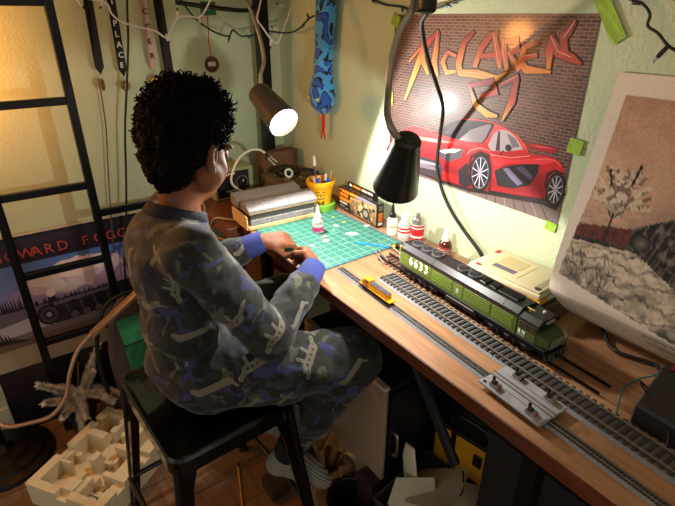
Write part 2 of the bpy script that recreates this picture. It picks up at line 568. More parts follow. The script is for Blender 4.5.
lad = thing('ladder', 'black metal bunk ladder with flat rungs standing before the back wall', 'ladder', (.08, 1.62, 0))
LY = 1.62
for x0, x1 in ((-.060, -.036), (.186, .210)):
    b = bm_new(); box(b, (x0, LY - .014, 0), (x1, LY + .014, 1.62), .004); obj('rail', b, M_blackmetal, lad, True)
for z in (.13, .37, .612, .862, 1.112, 1.362):
    b = bm_new(); box(b, (-.037, LY - .010, z - .011), (.187, LY + .010, z + .011), .003); obj('rung', b, M_blackmetal, lad, True)
b = bm_new(); box(b, (.209, LY - .006, .755), (.497, LY + .006, .778), .002); obj('brace_bar', b, M_blackmetal, lad, True)

# ---------------------------------------------------------------- lamps
def spot(name, parent, loc, d, watt, col, size=2.98, blend=.10, rad=.02):
    l = bpy.data.lights.new(name, 'SPOT'); l.energy = watt; l.color = col; l.spot_size = size; l.spot_blend = blend; l.shadow_soft_size = rad
    o = bpy.data.objects.new(name, l); COL.objects.link(o); o.parent = parent
    M = along(loc, -V(d)); o.matrix_local = world_m(parent).inverted() @ M
    return o

def cone_lamp(root, base, d, L, r0, r1, watt, col, neck, estr, face=.002, nr=.0072):
    """shade from base along d; bulb face at the open end; neck = gooseneck path"""
    d = V(d).normalized()
    b = bm_new()
    prof = [(0, 0), (r0 * .82, 0), (r0, .006), (r0, .012), (r1, L), (r1 - .0022, L), (r0 - .003, .014), (0, .012)]
    lathe(b, prof, 40, along(base, d)); obj('shade', b, M_shade, root, True, 35)
    b = bm_new(); lathe(b, [(0, L - .024), (r1 * .86, L - .022), (r1 * .90, L - .012), (r1 * .80, L - .007), (0, L - .004)], 36, along(base, d))
    obj('bulb', b, mat('lamp_face_%d' % int(estr), '#ffffff', .4, emit='#fff3dc', estr=estr), root, True, 180)
    b = bm_new()
    for k in range(6):
        a = 2 * PI * k / 6
        p = along(base, d) @ Vector((r0 * .55 * math.cos(a), r0 * .55 * math.sin(a), -.0006))
        lathe(b, [(0, -.0006), (.0032, -.0006), (.0032, .001), (0, .001)], 10, along(p, d))
    obj('vent_holes', b, mat('vent_dark', '#3a3a3c', .6), root, True)
    b = bm_new(); tube(b, neck, nr, 12, 8); obj('gooseneck', b, M_silverneck, root, True, 60)
    spot('bulb_light', root, V(base) + d * (L + face), d, watt, col)

M_shade = mat('black_lamp_shade', '#161617', .33, .1, coat=.25)
M_shade2 = mat('dark_grey_lamp_shade', '#4a443f', .38, .3)

lampn = thing('clip_lamp', 'black cone-shaded gooseneck lamp hanging over the tracks in front of the car poster', 'lamp', (.76, .82, 1.50))
T0 = V(.614, .660, 1.130)
cone_lamp(lampn, T0, (.14, .38, -.91), .122, .026, .0465, LAMP_NEAR_W, (1.0, .95, .87),
          [T0 + V(-.014, .010, -.004), T0 + V(-.028, .026, .030), (0.655, 0.770, 1.188), (0.670, 0.783, 1.247), (0.690, 0.784, 1.304), (0.710, 0.773, 1.345), (.74, .80, 1.40), (.80, .84, 1.50)], 6)
b = bm_new(); box(b, (0.700, 0.729, 1.332), V((0.700, 0.729, 1.332)) + V(.035, .030, .060), .010, 3)
obj('switch_box', b, M_blackplastic, lampn, True, 40)
b = bm_new(); box(b, (.79, .815, 1.485), (.872, .865, 1.555), .006); obj('clamp', b, M_blackplastic, lampn, True)
b = bm_new(); tube(b, [V((0.700, 0.729, 1.332)) + V(.02, .015, .002), (0.740, 0.777, 1.312), (0.800, 0.818, 1.253), (0.860, 0.840, 1.185), (0.900, 0.853, 1.129), (0.925, 0.878, 1.056), (0.930, 0.884, 0.976), (0.930, 0.858, 0.915), (0.930, 0.816, 0.866), (0.935, 0.770, 0.825), (0.935, 0.707, 0.781), (.94, .70, .735)], .0046, 8, 6)
obj('power_cord', b, M_rubber, lampn, True, 60)

lampf = thing('clip_lamp', 'lit dark grey spotlight lamp hanging from the corner bed post, facing the room', 'lamp', (.84, 1.66, 1.40))
FD = V(.03, -.90, -.43).normalized()
FC = V(.646, 1.185, 1.068)
FB = FC - FD * .150
M_keep = M_shade; M_shade = M_shade2
cone_lamp(lampf, FB, FD, .150, .033, .0445, LAMP_FAR_W, (1.0, .97, .92),
          [FB + FD * .035 + V(0, .012, .028), FB + FD * .030 + V(.004, .016, .060), (0.663, 1.315, 1.218), (0.665, 1.335, 1.273), (0.665, 1.370, 1.330), (0.675, 1.420, 1.378), (.80, 1.56, 1.44), (.842, 1.66, 1.50)], 14, nr=.0052)
M_shade = M_keep
b = bm_new(); box(b, (.818, 1.62, 1.46), (.868, 1.70, 1.50), .006); obj('clamp', b, M_blackplastic, lampf, True)

# floor lamp whose base and reading arm enter at the lower left
fl = thing('floor_lamp', 'floor lamp on a round black base at the left, pale gooseneck arm drooping', 'lamp', (-.235, 1.585, 0))
b = bm_new(); lathe(b, [(0, 0), (.138, 0), (.142, .006), (.138, .016), (.112, .022), (.106, .030), (.072, .036), (.066, .046), (.030, .052), (.018, .075), (0, .075)], 48, None)
b.transform(Matrix.Translation(fl.location)); obj('base', b, mat('dark_bronze_base', '#17100c', .4, .5), fl, True, 35)
b = bm_new(); tube(b, [(-.235, 1.585, .07), (-.235, 1.585, 1.16)], .011, 14); obj('pole', b, mat('dark_bronze_base'), fl, True, 60)
b = bm_new(); lathe(b, [(0, 0), (.032, 0), (.036, .02), (.030, .03), (0, .03)], 28, Matrix.Translation((-.235, 1.585, 1.155))); obj('socket', b, mat('dark_bronze_base'), fl, True, 40)
GR = .062
b = bm_new(); sphere(b, (-.235, 1.585, 1.185 + GR), GR, 4); obj('globe_shade', b, mat('warm_lit_globe', '#e8c9a0', .5, emit='#ffa550', estr=FLOOR_LAMP_W / (4 * PI * PI * GR * GR)), fl, True, 180)
b = bm_new(); tube(b, [(-.235, 1.575, .235), (-0.205, 1.500, 0.200), (-0.136, 1.470, 0.198), (-0.074, 1.450, 0.212), (-0.024, 1.450, 0.263), (0.005, 1.460, 0.336), (0.042, 1.470, 0.398), (0.095, 1.470, 0.444)], .0065, 10, 7); obj('reading_arm', b, mat('pale_copper_neck', '#b08f74', .35, .6), fl, True, 60)
A, B_ = V((0.087, 1.470, 0.436)), V((0.241, 1.460, 0.540))
b = bm_new(); box(b, (-.017, -.007, 0), (.017, .007, (B_ - A).length), .004, 2, along(A, B_ - A)); obj('reading_head', b, mat('pale_copper_head', '#a88b70', .35, .5), fl, True, 40)  # warm lit tone is put into the head's base colour

# ---------------------------------------------------------------- car poster (flat print on the right wall)
def brick_mat():
    m = bpy.data.materials.new('poster_brick_print'); m.use_nodes = True
    nt = m.node_tree; b = nt.nodes['Principled BSDF']
    b.inputs['Roughness'].default_value = .45; b.inputs['Coat Weight'].default_value = .25; b.inputs['Coat Roughness'].default_value = .10
    tc = nt.nodes.new('ShaderNodeTexCoord'); mp = nt.nodes.new('ShaderNodeMapping')
    mp.inputs['Rotation'].default_value = (0, PI / 2, PI / 2)
    nt.links.new(tc.outputs['Object'], mp.inputs['Vector'])
    sep = nt.nodes.new('ShaderNodeSeparateXYZ'); nt.links.new(tc.outputs['Object'], sep.inputs[0])
    cmb = nt.nodes.new('ShaderNodeCombineXYZ'); nt.links.new(sep.outputs['Y'], cmb.inputs['X']); nt.links.new(sep.outputs['Z'], cmb.inputs['Y'])
    br = nt.nodes.new('ShaderNodeTexBrick')
    br.inputs['Scale'].default_value = 1.0; br.inputs['Brick Width'].default_value = .0185; br.inputs['Row Height'].default_value = .0068
    br.inputs['Mortar Size'].default_value = .0009; br.inputs['Mortar Smooth'].default_value = .3; br.inputs['Bias'].default_value = -.1
    br.inputs['Color1'].default_value = C('#5c332a'); br.inputs['Color2'].default_value = C('#2c1917'); br.inputs['Mortar'].default_value = C('#7d6458')
    nt.links.new(cmb.outputs[0], br.inputs['Vector'])
    n = nt.nodes.new('ShaderNodeTexNoise'); n.inputs['Scale'].default_value = 9; n.inputs['Detail'].default_value = 6
    nt.links.new(tc.outputs['Object'], n.inputs['Vector'])
    mx = nt.nodes.new('ShaderNodeMix'); mx.data_type = 'RGBA'; mx.blend_type = 'OVERLAY'; mx.inputs[0].default_value = .7
    nt.links.new(br.outputs['Color'], mx.inputs[6]); nt.links.new(n.outputs['Fac'], mx.inputs[7])
    nt.links.new(mx.outputs[2], b.inputs['Base Color'])
    return m

PT, PY, PW, PH = 1.332, 1.10, .565, .410      # top, left edge (y), width, height
poster = thing('car_poster', 'glossy poster of a red supercar under orange graffiti on printed brick', 'poster', (WX, .82, PT - PH))
b = bm_new(); box(b, (WX - .0012, PY - PW, PT - PH), (WX - .0004, PY, PT)); obj('sheet', b, brick_mat(), poster, True)
ink = Ink((WX - .0012, PY, PT), (0, -.001, 0), (0, 0, -.001), (-1, 0, 0), .00006)
M_ink = print_mat('poster_ink', .45, .25)
K = lambda h, k=1.: C(h, k)
# printed plank ground
gp = [(0, 330), (140, 322), (300, 345), (565, 352), (565, 410), (0, 410)]
ink.poly(gp, lambda u, v: K('#4d3f3c') if v < 380 else K('#6f605c'))
for k in range(26):
    x = 10 + k * 22; dx = (x - 330) * .30
    if not 4 < x + dx < 560: continue
    ink.line([(x, 350 + 4 * math.sin(k)), (x + dx * .5, 380), (x + dx, 409)], [.8, 1.4, 2.2], K('#241c1b') if k % 3 else K('#8a7c78'))
# soft dark car shadow on the planks is part of the print
ink.poly([(105, 401), (214, 405), (320, 404), (374, 396), (521, 377), (556, 381), (569, 337), (526, 358), (373, 386), (213, 395)], K('#231a1a'))
red, dred, lred = K('#c41620'), K('#7d0d14'), K('#ee4a4a')
body = [(-10, 359), (22, 319), (63, 293), (93, 279), (123, 277), (166, 281), (193, 275), (229, 246), (265, 232), (315, 224), (356, 224), (396, 230), (432, 241), (455, 257), (471, 275), (508, 270), (532, 271), (548, 280), (556, 292), (561, 323), (547, 344), (526, 358), (515, 365), (373, 388), (302, 396), (213, 399), (115, 398), (51, 402), (-7, 396)]
ink.poly(body, lambda u, v: lred if v < 262 else (red if v < 320 else dred))
ink.poly([(-9, 370), (69, 359), (131, 353), (208, 352), (221, 371), (213, 397), (115, 400), (-7, 400)], K('#3d333c'))
ink.poly([(26, 378), (112, 370), (191, 369), (197, 378), (114, 385), (28, 392)], K('#7a6f78'))
ink.poly([(63, 293), (123, 280), (180, 282), (252, 287), (285, 282), (333, 283), (304, 302), (185, 319), (106, 314), (22, 324)], lambda u, v: K('#e0333a') if v < 300 else K('#c01820'))
ink.poly([(85, 304), (173, 296), (253, 293), (183, 305), (106, 310)], K('#ff8f88'))
ink.poly([(454, 254), (503, 250), (534, 251), (528, 261), (497, 265), (469, 263)], K('#a3121a'))
ink.poly([(467, 255), (510, 252), (528, 252), (493, 257)], K('#e85050'))
ink.poly([(187, 278), (229, 246), (265, 232), (315, 224), (356, 224), (367, 229), (352, 262), (338, 278), (277, 283), (221, 282)], K('#16131a'))
ink.poly([(264, 283), (298, 252), (350, 230), (358, 233), (346, 262), (336, 277), (285, 282)], K('#8d8692'))
ink.poly([(207, 277), (247, 249), (274, 236), (286, 236), (252, 258), (229, 276)], K('#3a343c'))
ink.poly([(355, 279), (368, 248), (385, 237), (406, 236), (426, 245), (444, 261), (451, 269), (406, 283), (367, 289)], K('#b9b3c0'))
ink.poly([(379, 286), (379, 242), (384, 240), (391, 285)], K('#3a1014'))
ink.poly([(402, 241), (427, 249), (442, 265), (424, 271)], K('#77707e'))
ink.ell([(413, 273)][0], 9, 7.5, K('#141216'))
ink.line([(389, 299), (402, 281)], 3, K('#141216'))
ink.poly([(184, 326), (238, 309), (284, 302), (279, 325), (236, 346), (215, 340)], K('#4a4650'))
ink.poly([(195, 325), (242, 310), (276, 305), (256, 317), (222, 326)], K('#e6e2e6'))
ink.poly([(383, 334), (412, 316), (457, 301), (497, 290), (498, 311), (481, 344), (442, 362), (399, 366)], K('#151219'))
ink.poly([(407, 323), (421, 317), (465, 343), (453, 352), (430, 340)], K('#6b6580'))
ink.poly([(439, 313), (458, 305), (487, 321), (483, 332)], K('#4b4560'))
ink.poly([(369, 300), (429, 297), (497, 277), (533, 278), (512, 289), (431, 305), (384, 322)], K('#e23038'))
ink.poly([(392, 368), (436, 370), (516, 353), (520, 360), (444, 376), (379, 381)], K('#8a1016'))
ink.poly([(376, 384), (518, 365), (516, 371), (377, 392)], K('#1a1416'))
ink.poly([(275, 359), (300, 331), (319, 388), (302, 397), (280, 392)], K('#221c22'))
ink.line([(297, 312), (305, 301), (333, 289), (360, 290), (373, 301)], 3.0, K('#ff7a72')); ink.line([(486, 284), (509, 277), (532, 276), (548, 285)], 2.6, K('#f0605c'))
ink.line([(369, 298), (422, 294), (472, 279)], 1.8, K('#ff9a92')); ink.line([(265, 232), (315, 226), (356, 225), (396, 231), (431, 243), (454, 257)], 2.4, K('#e04a4a'))
ink.poly([(303, 346), (307, 313), (334, 295), (364, 299), (378, 335), (380, 384), (374, 393), (376, 341), (359, 308), (336, 302), (314, 318), (310, 351)], K('#3a0a0e'))
ink.poly([(518, 335), (517, 307), (535, 294), (555, 297), (554, 304), (536, 299), (523, 312), (523, 339)], K('#3a0a0e'))
ink.poly([(219, 373), (277, 374), (280, 393), (223, 397)], K('#a81a20')); ink.poly([(132, 362), (204, 359), (209, 364), (133, 371)], K('#a39aa6'))
def wheel(c, rx, ry, e, rot=0.):
    ink.ell(c, rx, ry, K('#0f0d10'), rot=rot)
    ink.ell(c, rx * .80, ry * .82, K('#5c5a66'), rot=rot); ink.ell(c, rx * .72, ry * .74, K('#1c1a20'), rot=rot)
    for k in range(10):
        a = 2 * PI * k / 10 + .2
        ink.line([(c[0] + rx * .1 * math.cos(a), c[1] + ry * .1 * math.sin(a)), (c[0] + rx * .76 * math.cos(a), c[1] + ry * .76 * math.sin(a))], 2.2, K('#b9b7c4'))
    ink.ell(c, rx * .16, ry * .16, K('#8b8996'))
(wc, wl, wt) = [(343, 349), (312, 357), (335, 300)]
wheel(wc, abs(wc[0] - wl[0]) * 1.05, abs(wt[1] - wc[1]) * 1.0, 0)
(wc, wl, wt) = [(545, 336), (524, 342), (536, 298)]
wheel(wc, abs(wc[0] - wl[0]) * 1.0, abs(wt[1] - wc[1]), 0)
# graffiti lettering
hot = lambda u, v: C('#7d2029') if v < 62 else (C('#a83328') if v < 92 else (C('#cf7a2a') if v < 122 else C('#d9a040')))
letters = [
    ([(58, 212), (84, 153), (104, 108), (124, 72), (165, 35)], [5, 12, 15, 14, 4]), ([(106, 57), (119, 110), (141, 139)], [4, 12, 6]), ([(163, 38), (158, 108), (172, 142)], [9, 15, 8]), ([(65, 114), (121, 64)], [4, 7]),
    ([(230, 90), (202, 83), (187, 106), (203, 129), (235, 123)], [5, 9, 11, 10, 5]),
    ([(277, 35), (248, 59), (239, 107), (248, 130)], [5, 12, 14, 10]), ([(243, 126), (299, 124), (356, 129), (381, 113)], [11, 14, 9, 3]),
    ([(289, 110), (300, 71), (323, 42), (344, 36)], [9, 12, 12, 5]), ([(333, 39), (349, 82), (361, 108)], [8, 13, 7]), ([(299, 86), (351, 80)], [7, 7]),
    ([(380, 110), (364, 74), (361, 50)], [8, 12, 6]), ([(356, 54), (394, 50), (401, 67), (375, 79)], [6, 10, 10, 7]), ([(378, 76), (412, 107)], [7, 11]),
    ([(449, 53), (415, 60), (412, 91), (427, 105), (486, 105)], [5, 10, 13, 12, 4]), ([(415, 82), (449, 75)], [8, 6]),
    ([(479, 100), (474, 63), (474, 35)], [6, 13, 6]), ([(472, 40), (495, 68), (525, 77), (547, 86)], [6, 14, 11, 3]), ([(510, 73), (498, 38), (519, 12)], [8, 13, 4]), ([(519, 12), (509, 32), (500, 44)], [3, 9, 6]),
]
low = lambda u, v: C('#8c2530') if v < 150 else (C('#b8443a') if v < 178 else C('#e3aa3f'))
p1 = [([(280, 152), (304, 192), (342, 209), (372, 209)], [5, 10, 12, 4]), ([(274, 152), (348, 136), (361, 157), (313, 173)], [6, 11, 11, 7]), ([(367, 143), (412, 120)], [4, 9]), ([(408, 124), (404, 172), (386, 217)], [8, 13, 3])]
for grp, fn in ((letters, hot), (p1, low)):
    for pts, w in grp: ink.line(pts, [q * 1.35 + 4.5 for q in w], K('#2a1518'))
    for pts, w in grp: ink.line(pts, [q * 1.35 for q in w], fn)
    for pts, w in grp[::2]: ink.line([(p[0] - 2.0, p[1] - 2.0) for p in pts[:3]], 1.0, K('#e6b9a4'))
ink.build('print', M_ink, poster)

# green tape strips
M_tape = mat('green_painters_tape', '#8fb32e', .55, vary=.08, scale=60, bump=.2, bscale=200)
def tape(y, z, w, h, rot, label):
    b = bm_new(); box(b, (-.0004, -w / 2, -h / 2), (.0004, w / 2, h / 2))
    bmesh.ops.subdivide_edges(b, edges=list(b.edges), cuts=3, use_grid_fill=True)
    for v in b.verts: v.co.x -= .0012 * noise.noise(v.co * 90)
    b.transform(Matrix.Translation((WX - .0035, y, z)) @ Matrix.Rotation(rot, 4, 'X'))
    o = single('tape_strip', b, M_tape, label, 'tape', 'green tape strips on the car poster', base=V(WX - .0035, y, z))
tape(.524, 1.335, .026, .115, -.62, 'long diagonal green tape strip on the top corner of the car poster')
tape(.531, 1.093, .030, .030, .1, 'square green tape piece on the poster edge nearest the snowy train print')
tape(.548, .914, .026, .020, .1, 'green tape piece at the bottom corner of the car poster, above the case')
tape(1.098, 1.118, .014, .034, -.1, 'narrow green tape strip on the poster edge behind the lamp neck')
tape(1.095, 1.318, .030, .030, .5, 'green tape piece at the poster corner by the lamp switch box')

# ---------------------------------------------------------------- snowy train print, bowed sheet leaning on the right wall
def sheet_pt(s, t):
    """s: metres along the wall from the left edge, t: 0 top .. 1 bottom"""
    ks = [0, .15, .32, .5, .66, .78, .9, 1.0]
    xs = [.946, .914, .878, .840, .806, .790, .850, .925]
    zs = [1.238, 1.165, 1.082, .995, .917, .862, .800, .7515]
    ys = [.478, .470, .461, .452, .443, .437, .425, .410]
    return Vector((np.interp(t, ks, xs), np.interp(t, ks, ys) - s, np.interp(t, ks, zs)))
def smooth_sheet(s, t):
    return (sheet_pt(s, max(0, t - .02)) + sheet_pt(s, t) * 2 + sheet_pt(s, min(1, t + .02))) / 4 if .02 < t < .98 else sheet_pt(s, t)
SW = .66
uu = np.concatenate([np.linspace(0, .26, 151), np.linspace(.26, SW, 45)[1:]]); vv = np.linspace(0, 1, 191)
NU, NV = len(uu) - 1, len(vv) - 1
verts = []; inkc = np.zeros(((NU + 1) * (NV + 1), 4)); inkc[:, 3] = 1
def fbm(x, y, s, seed=0., o=4):
    return noise.fractal(Vector((x * s, y * s, seed)), 1.0, 2.0, o)
def lerp3(a, b, t): t = min(1, max(0, t)); return tuple(a[i] * (1 - t) + b[i] * t for i in range(3))
cream, sky0, sky1, snow, dirt, rust, dark, slate = [C(h)[:3] for h in ('#ecdccb', '#b0846c', '#d8a888', '#e0cdb4', '#6a5646', '#733628', '#241d1c', '#7b6a62')]
def seg_d(s, t, a0, b0, a1, b1):
    """distance in metres from a stroke given by (s, t) ends"""
    px, py, dx, dy = s - a0, (t - b0) * .56, a1 - a0, (b1 - b0) * .56
    w = min(1, max(0, (px * dx + py * dy) / (dx * dx + dy * dy + 1e-9)))
    return math.hypot(px - w * dx, py - w * dy)
twigs = [(.074, .43, .074 + .052 * math.cos(a_), .43 - .17 * math.sin(a_) * random.uniform(.6, 1.1)) for a_ in np.linspace(.15, PI - .15, 26)]
weeds = [(random.uniform(.03, .10), random.uniform(.60, .72), random.uniform(-.02, .02), random.uniform(.02, .07)) for _ in range(40)]
k = 0
for j, t in enumerate(vv):
    for i, s in enumerate(uu):
        verts.append(smooth_sheet(s, t))
        c = cream
        if .026 - .014 * min(1, max(0, (t - .35) / .35)) <= s <= SW - .03 and .07 <= t <= .70 + .35 * min(s, .23):
            y = t * .56
            n1 = fbm(s, y, 18, 3.); n2 = fbm(s, y, 75, 5.); n3 = fbm(s * .35, y, 120, 8.)
            hz = .515 - .36 * (s - .018)                       # rail-car roof line
            c = lerp3(sky1, sky0, (.30 - t) * 3 + .35 * n1)
            c = lerp3(c, slate, max(0, s - .09) * 9 * max(0, t - .20) * 5 * (.6 + .6 * n1))
            if t > .36: c = lerp3(c, C('#a08c78')[:3], min(1, (t - .36) * 6) * (.55 + .9 * n3))
            if .30 < t < .47 and .02 < s < .14:
                d = min(seg_d(s, t, *w_) for w_ in twigs)
                if d < .0035: c = lerp3(C('#e0cdb2')[:3] if n2 > -.05 else dirt, c, d / .0045)
            if math.hypot(s - .074, (t - .44) * .56) < .014: c = lerp3(C('#d6c4aa')[:3], dirt, .4 + n2)
            if t > hz + .035:                                  # snowy ground
                c = lerp3(dirt, snow, .85 + .65 * n2 + .35 * n3)
                if math.sin(((t - hz) * 2.2 - .3 * s) * 60 + 5 * n1) > .80: c = lerp3(c, dark, .55 + .5 * n2)
                if t > .62: c = lerp3(c, C('#54504f')[:3], (.5 + 1.4 * n1) * (t - .60) * 6)
            top, bot = hz, hz + .040 + .16 * max(0, s - .018)
            if top < t < bot + .016:                            # red freight cars
                c = lerp3(rust, dark, (.75 if (s * 60) % 1 < .10 else .22) + .5 * n2)
                if t > bot: c = lerp3(dark, dirt, .3 + n2)
            if s > .112:                                       # dark engine
                te, be = .475 - 1.1 * (s - .112), .535 + .9 * (s - .112)
                if s > .19: te = .39
                if te < t < be:
                    c = lerp3(dark, C('#7d7068')[:3], max(0, n2) * 1.5 + (.5 if math.sin(s * 420 + t * 60) > .82 else 0))
                    if math.hypot(s - .130, (t - .515) * .56) < .015: c = lerp3(C('#7d7168')[:3], dark, math.hypot(s - .130, (t - .515) * .56) / .015)
            for (a0, b0, a1, b1, w_) in ((.042, .318, .053, .362, .0022), (.0905, .285, .086, .345, .0024), (.072, .45, .072, .56, .0014), (.072, .47, .060, .44, .0012), (.072, .47, .086, .435, .0012)):
                if seg_d(s, t, a0, b0, a1, b1) < w_: c = dark
            if t > .58 and s < .14:
                for (a0, b0, da, db) in weeds:
                    if seg_d(s, t, a0, b0, a0 + da, b0 - db) < .0007: c = lerp3(c, dark, .7)
        inkc[k, :3] = c; k += 1
q = np.array([[j * (NU + 1) + i, (j + 1) * (NU + 1) + i, (j + 1) * (NU + 1) + i + 1, j * (NU + 1) + i + 1] for j in range(NV) for i in range(NU)])
prt = thing('train_print', 'large bowed print of a train in snow, cream margins, leaning on the right wall', 'print', (.92, .2, DZ))
po = mesh_obj('printed_face', np.array([tuple(v) for v in verts]), q, print_mat('train_print_ink', .7, grain=.35), prt, {'ink': inkc})
b = bm_new()
g = [[b.verts.new(smooth_sheet(s, t) + Vector((.0018, 0, .0004))) for s in np.linspace(0, SW, 6)] for t in np.linspace(0, 1, 30)]
for a_, c_ in zip(g, g[1:]):
    for i in range(5): b.faces.new((a_[i], a_[i + 1], c_[i + 1], c_[i]))
obj('backing', b, M_paper, prt, True, 180)
Mx = basis(smooth_sheet(.172, .800) + Vector((-.003, 0, 0)), (0, -1, 0), smooth_sheet(.2, .80) - smooth_sheet(.2, .86))
text_mesh('caption', 'DAWN OF THE R', .0120, mat('grey_caption_ink', '#5a5048', .8), Mx, prt, .0002)
cap = Ink(smooth_sheet(.172, .815) + Vector((-.0025, 0, -.002)), (0, -.001, 0), (smooth_sheet(.2, .92) - smooth_sheet(.2, .86)).normalized() * .001, (-.8, 0, -.5), .0001)
for k in range(5):
    x = 0
    while x < 120:
        w = random.uniform(3, 9); cap.poly([(x, 3 + k * 4.6), (x + w, 3 + k * 4.6), (x + w, 5 + k * 4.6), (x, 5 + k * 4.6)], C('#8b7d70')); x += w + 2
cap.build('caption_lines', print_mat('caption_ink', .8), prt)

# ---------------------------------------------------------------- black-matted train picture on the floor behind the ladder
pic = thing('framed_picture', 'tall black poster with red lettering and a steam train scene behind the ladder', 'picture', (.08, 1.72, 0))
TILT = .03
def pic_pt(x, z, d=0.): return Vector((x, 1.736 - .04 * (1 - z / .70) - d, z))
M_picblack = mat('black_picture_board', '#16121a', .3, coat=.3)
b = bm_new(); t = [(-.20, 0), (.345, 0), (.345, .705), (-.20, .705)]
f0 = [b.verts.new(pic_pt(x, z)) for x, z in t]; f1 = [b.verts.new(pic_pt(x, z, -.008)) for x, z in t]
b.faces.new(f0); b.faces.new(f1[::-1])
for i in range(4): b.faces.new((f0[i], f1[i], f1[(i + 1) % 4], f0[(i + 1) % 4]))
bmesh.ops.recalc_face_normals(b, faces=list(b.faces))
obj('board', b, M_picblack, pic, True)
for nm, pts in (('frame_strip', [(-.20, .705), (.345, .705)]), ('frame_strip', [(-.20, 0.004), (-.20, .705)])):
    b = bm_new(); tube(b, [pic_pt(x, z, .002) for x, z in pts], .0028, 6); obj(nm, b, mat('pale_frame_strip', '#b9aca0', .5), pic, True)
e1 = (pic_pt(0, .7) - pic_pt(0, .0)).normalized()
ink = Ink(pic_pt(0, .70, .0004), (.001, 0, 0), -e1 * .001, (0, -1, -.05), .00012)
ink.poly([(-192, 5), (340, 5), (340, 118), (-192, 118)], K('#241b2a'))
ink.poly([(-192, 90), (340, 90), (340, 455), (-192, 455)], K('#a3937a'))                                   # cream lower margin of the sheet
ink.poly([(-192, 90), (340, 90), (340, 350), (-192, 350)], lambda u, v: K('#4f74b8') if v < 200 else K('#a99fc4'))
def cloud(cx_, cy_, rx, ry, col, sd):
    ink.poly([(cx_ + rx * math.cos(a) * (1 + .18 * noise.noise(Vector((math.cos(a) * 2.2, math.sin(a) * 2.2, sd)))), cy_ + ry * math.sin(a) * (1 + .3 * noise.noise(Vector((math.cos(a) * 3, math.sin(a) * 3, sd + 4))))) for a in [2 * PI * k / 40 for k in range(40)]], col)
cloud(40, 215, 150, 50, K('#9d8cb8'), 3); cloud(60, 175, 110, 50, K('#cdb6c8'), 1); cloud(170, 165, 95, 55, K('#d9bfc8'), 2); cloud(240, 215, 90, 45, K('#b79cc0'), 6); cloud(110, 140, 75, 34, K('#eddcd8'), 8); cloud(10, 160, 50, 26, K('#e6d3d2'), 9); cloud(190, 140, 40, 26, K('#f0e2dc'), 10)
ink.poly([(-190, 245), (-90, 232), (-20, 245), (40, 228), (120, 234), (200, 226), (280, 236), (340, 228), (340, 370), (-190, 370)], K('#8f8aa4'))
for k in range(66):
    x = -185 + k * 8 + random.uniform(-2, 2); h = random.uniform(10, 26) + (30 if k < 16 else 0)
    ink.poly([(x - 5, 246), (x + 5, 246), (x, 246 - h)], K('#241f28'))
ink.poly([(-190, 246), (340, 244), (340, 370), (-190, 370)], K('#6a6272'))
ink.poly([(-190, 300), (-60, 280), (60, 300), (340, 296), (340, 352), (-190, 360)], K('#b9b2bc'))
E_ = lambda u, v: ((u - 4) * 1.3 - 4, 288 + (v - 334) * 1.35)
ep = lambda pts, c: ink.poly([E_(*p) for p in pts], c)
def ee(c, rx, ry, col): ink.ell(E_(*c), rx * 1.3, ry * 1.3, col)
ep([(-14, 322), (20, 300), (236, 292), (240, 352), (20, 364), (-14, 352)], K('#28242c'))             # engine body
ep([(20, 304), (170, 298), (170, 306), (20, 314)], K('#6c6874'))
ee((4, 334), 27, 29, K('#1d1a20')); ee((4, 334), 21, 23, K('#4a4652')); ee((4, 334), 13, 14, K('#2b2830')); ee((4, 334), 6, 7, K('#a39ea8'))
for k in range(6): ee((62 + k * 30, 352), 14, 15, K('#17151a')); ee((62 + k * 30, 352), 10, 11, K('#5c5864'))
for k in range(12): ink.line([E_(30 + k * 17, 306), E_(34 + k * 17, 340)], 2.8, K('#6a6572') if k % 2 else K('#131116'))
ep([(8, 304), (14, 280), (28, 280), (30, 304)], K('#1b181e')); cloud(80, 205, 46, 16, K('#d6cdd4'), 11); cloud(38, 190, 30, 22, K('#e2d9dd'), 12); cloud(18, 212, 14, 14, K('#efe6e6'), 13)
ep([(180, 298), (236, 288), (240, 318), (180, 322)], K('#35303a'))
ink.poly([(-190, 340), (-20, 326), (340, 322), (340, 372), (-190, 372)], K('#7c7078'))
ink.poly([(-190, 352), (340, 345), (340, 372), (-190, 380)], K('#6b5a4a'))
for k in range(14): ink.poly([(-190 + k * 11, 352 + k), (-176 + k * 11, 352 + k), (-184 + k * 10, 280 + 8 * k)], K('#2f2422'))
ink.build('print', print_mat('framed_print_ink', .35, .3), pic)
for k, ch in enumerate('HOWARD FOGG'):
    if ch != ' ': text_mesh('letter', ch, .046, mat('red_title_ink', '#b5473c', .5), basis(pic_pt(-.115 + k * .0375, .628, .0030), (1, 0, 0), e1), pic, .0002)

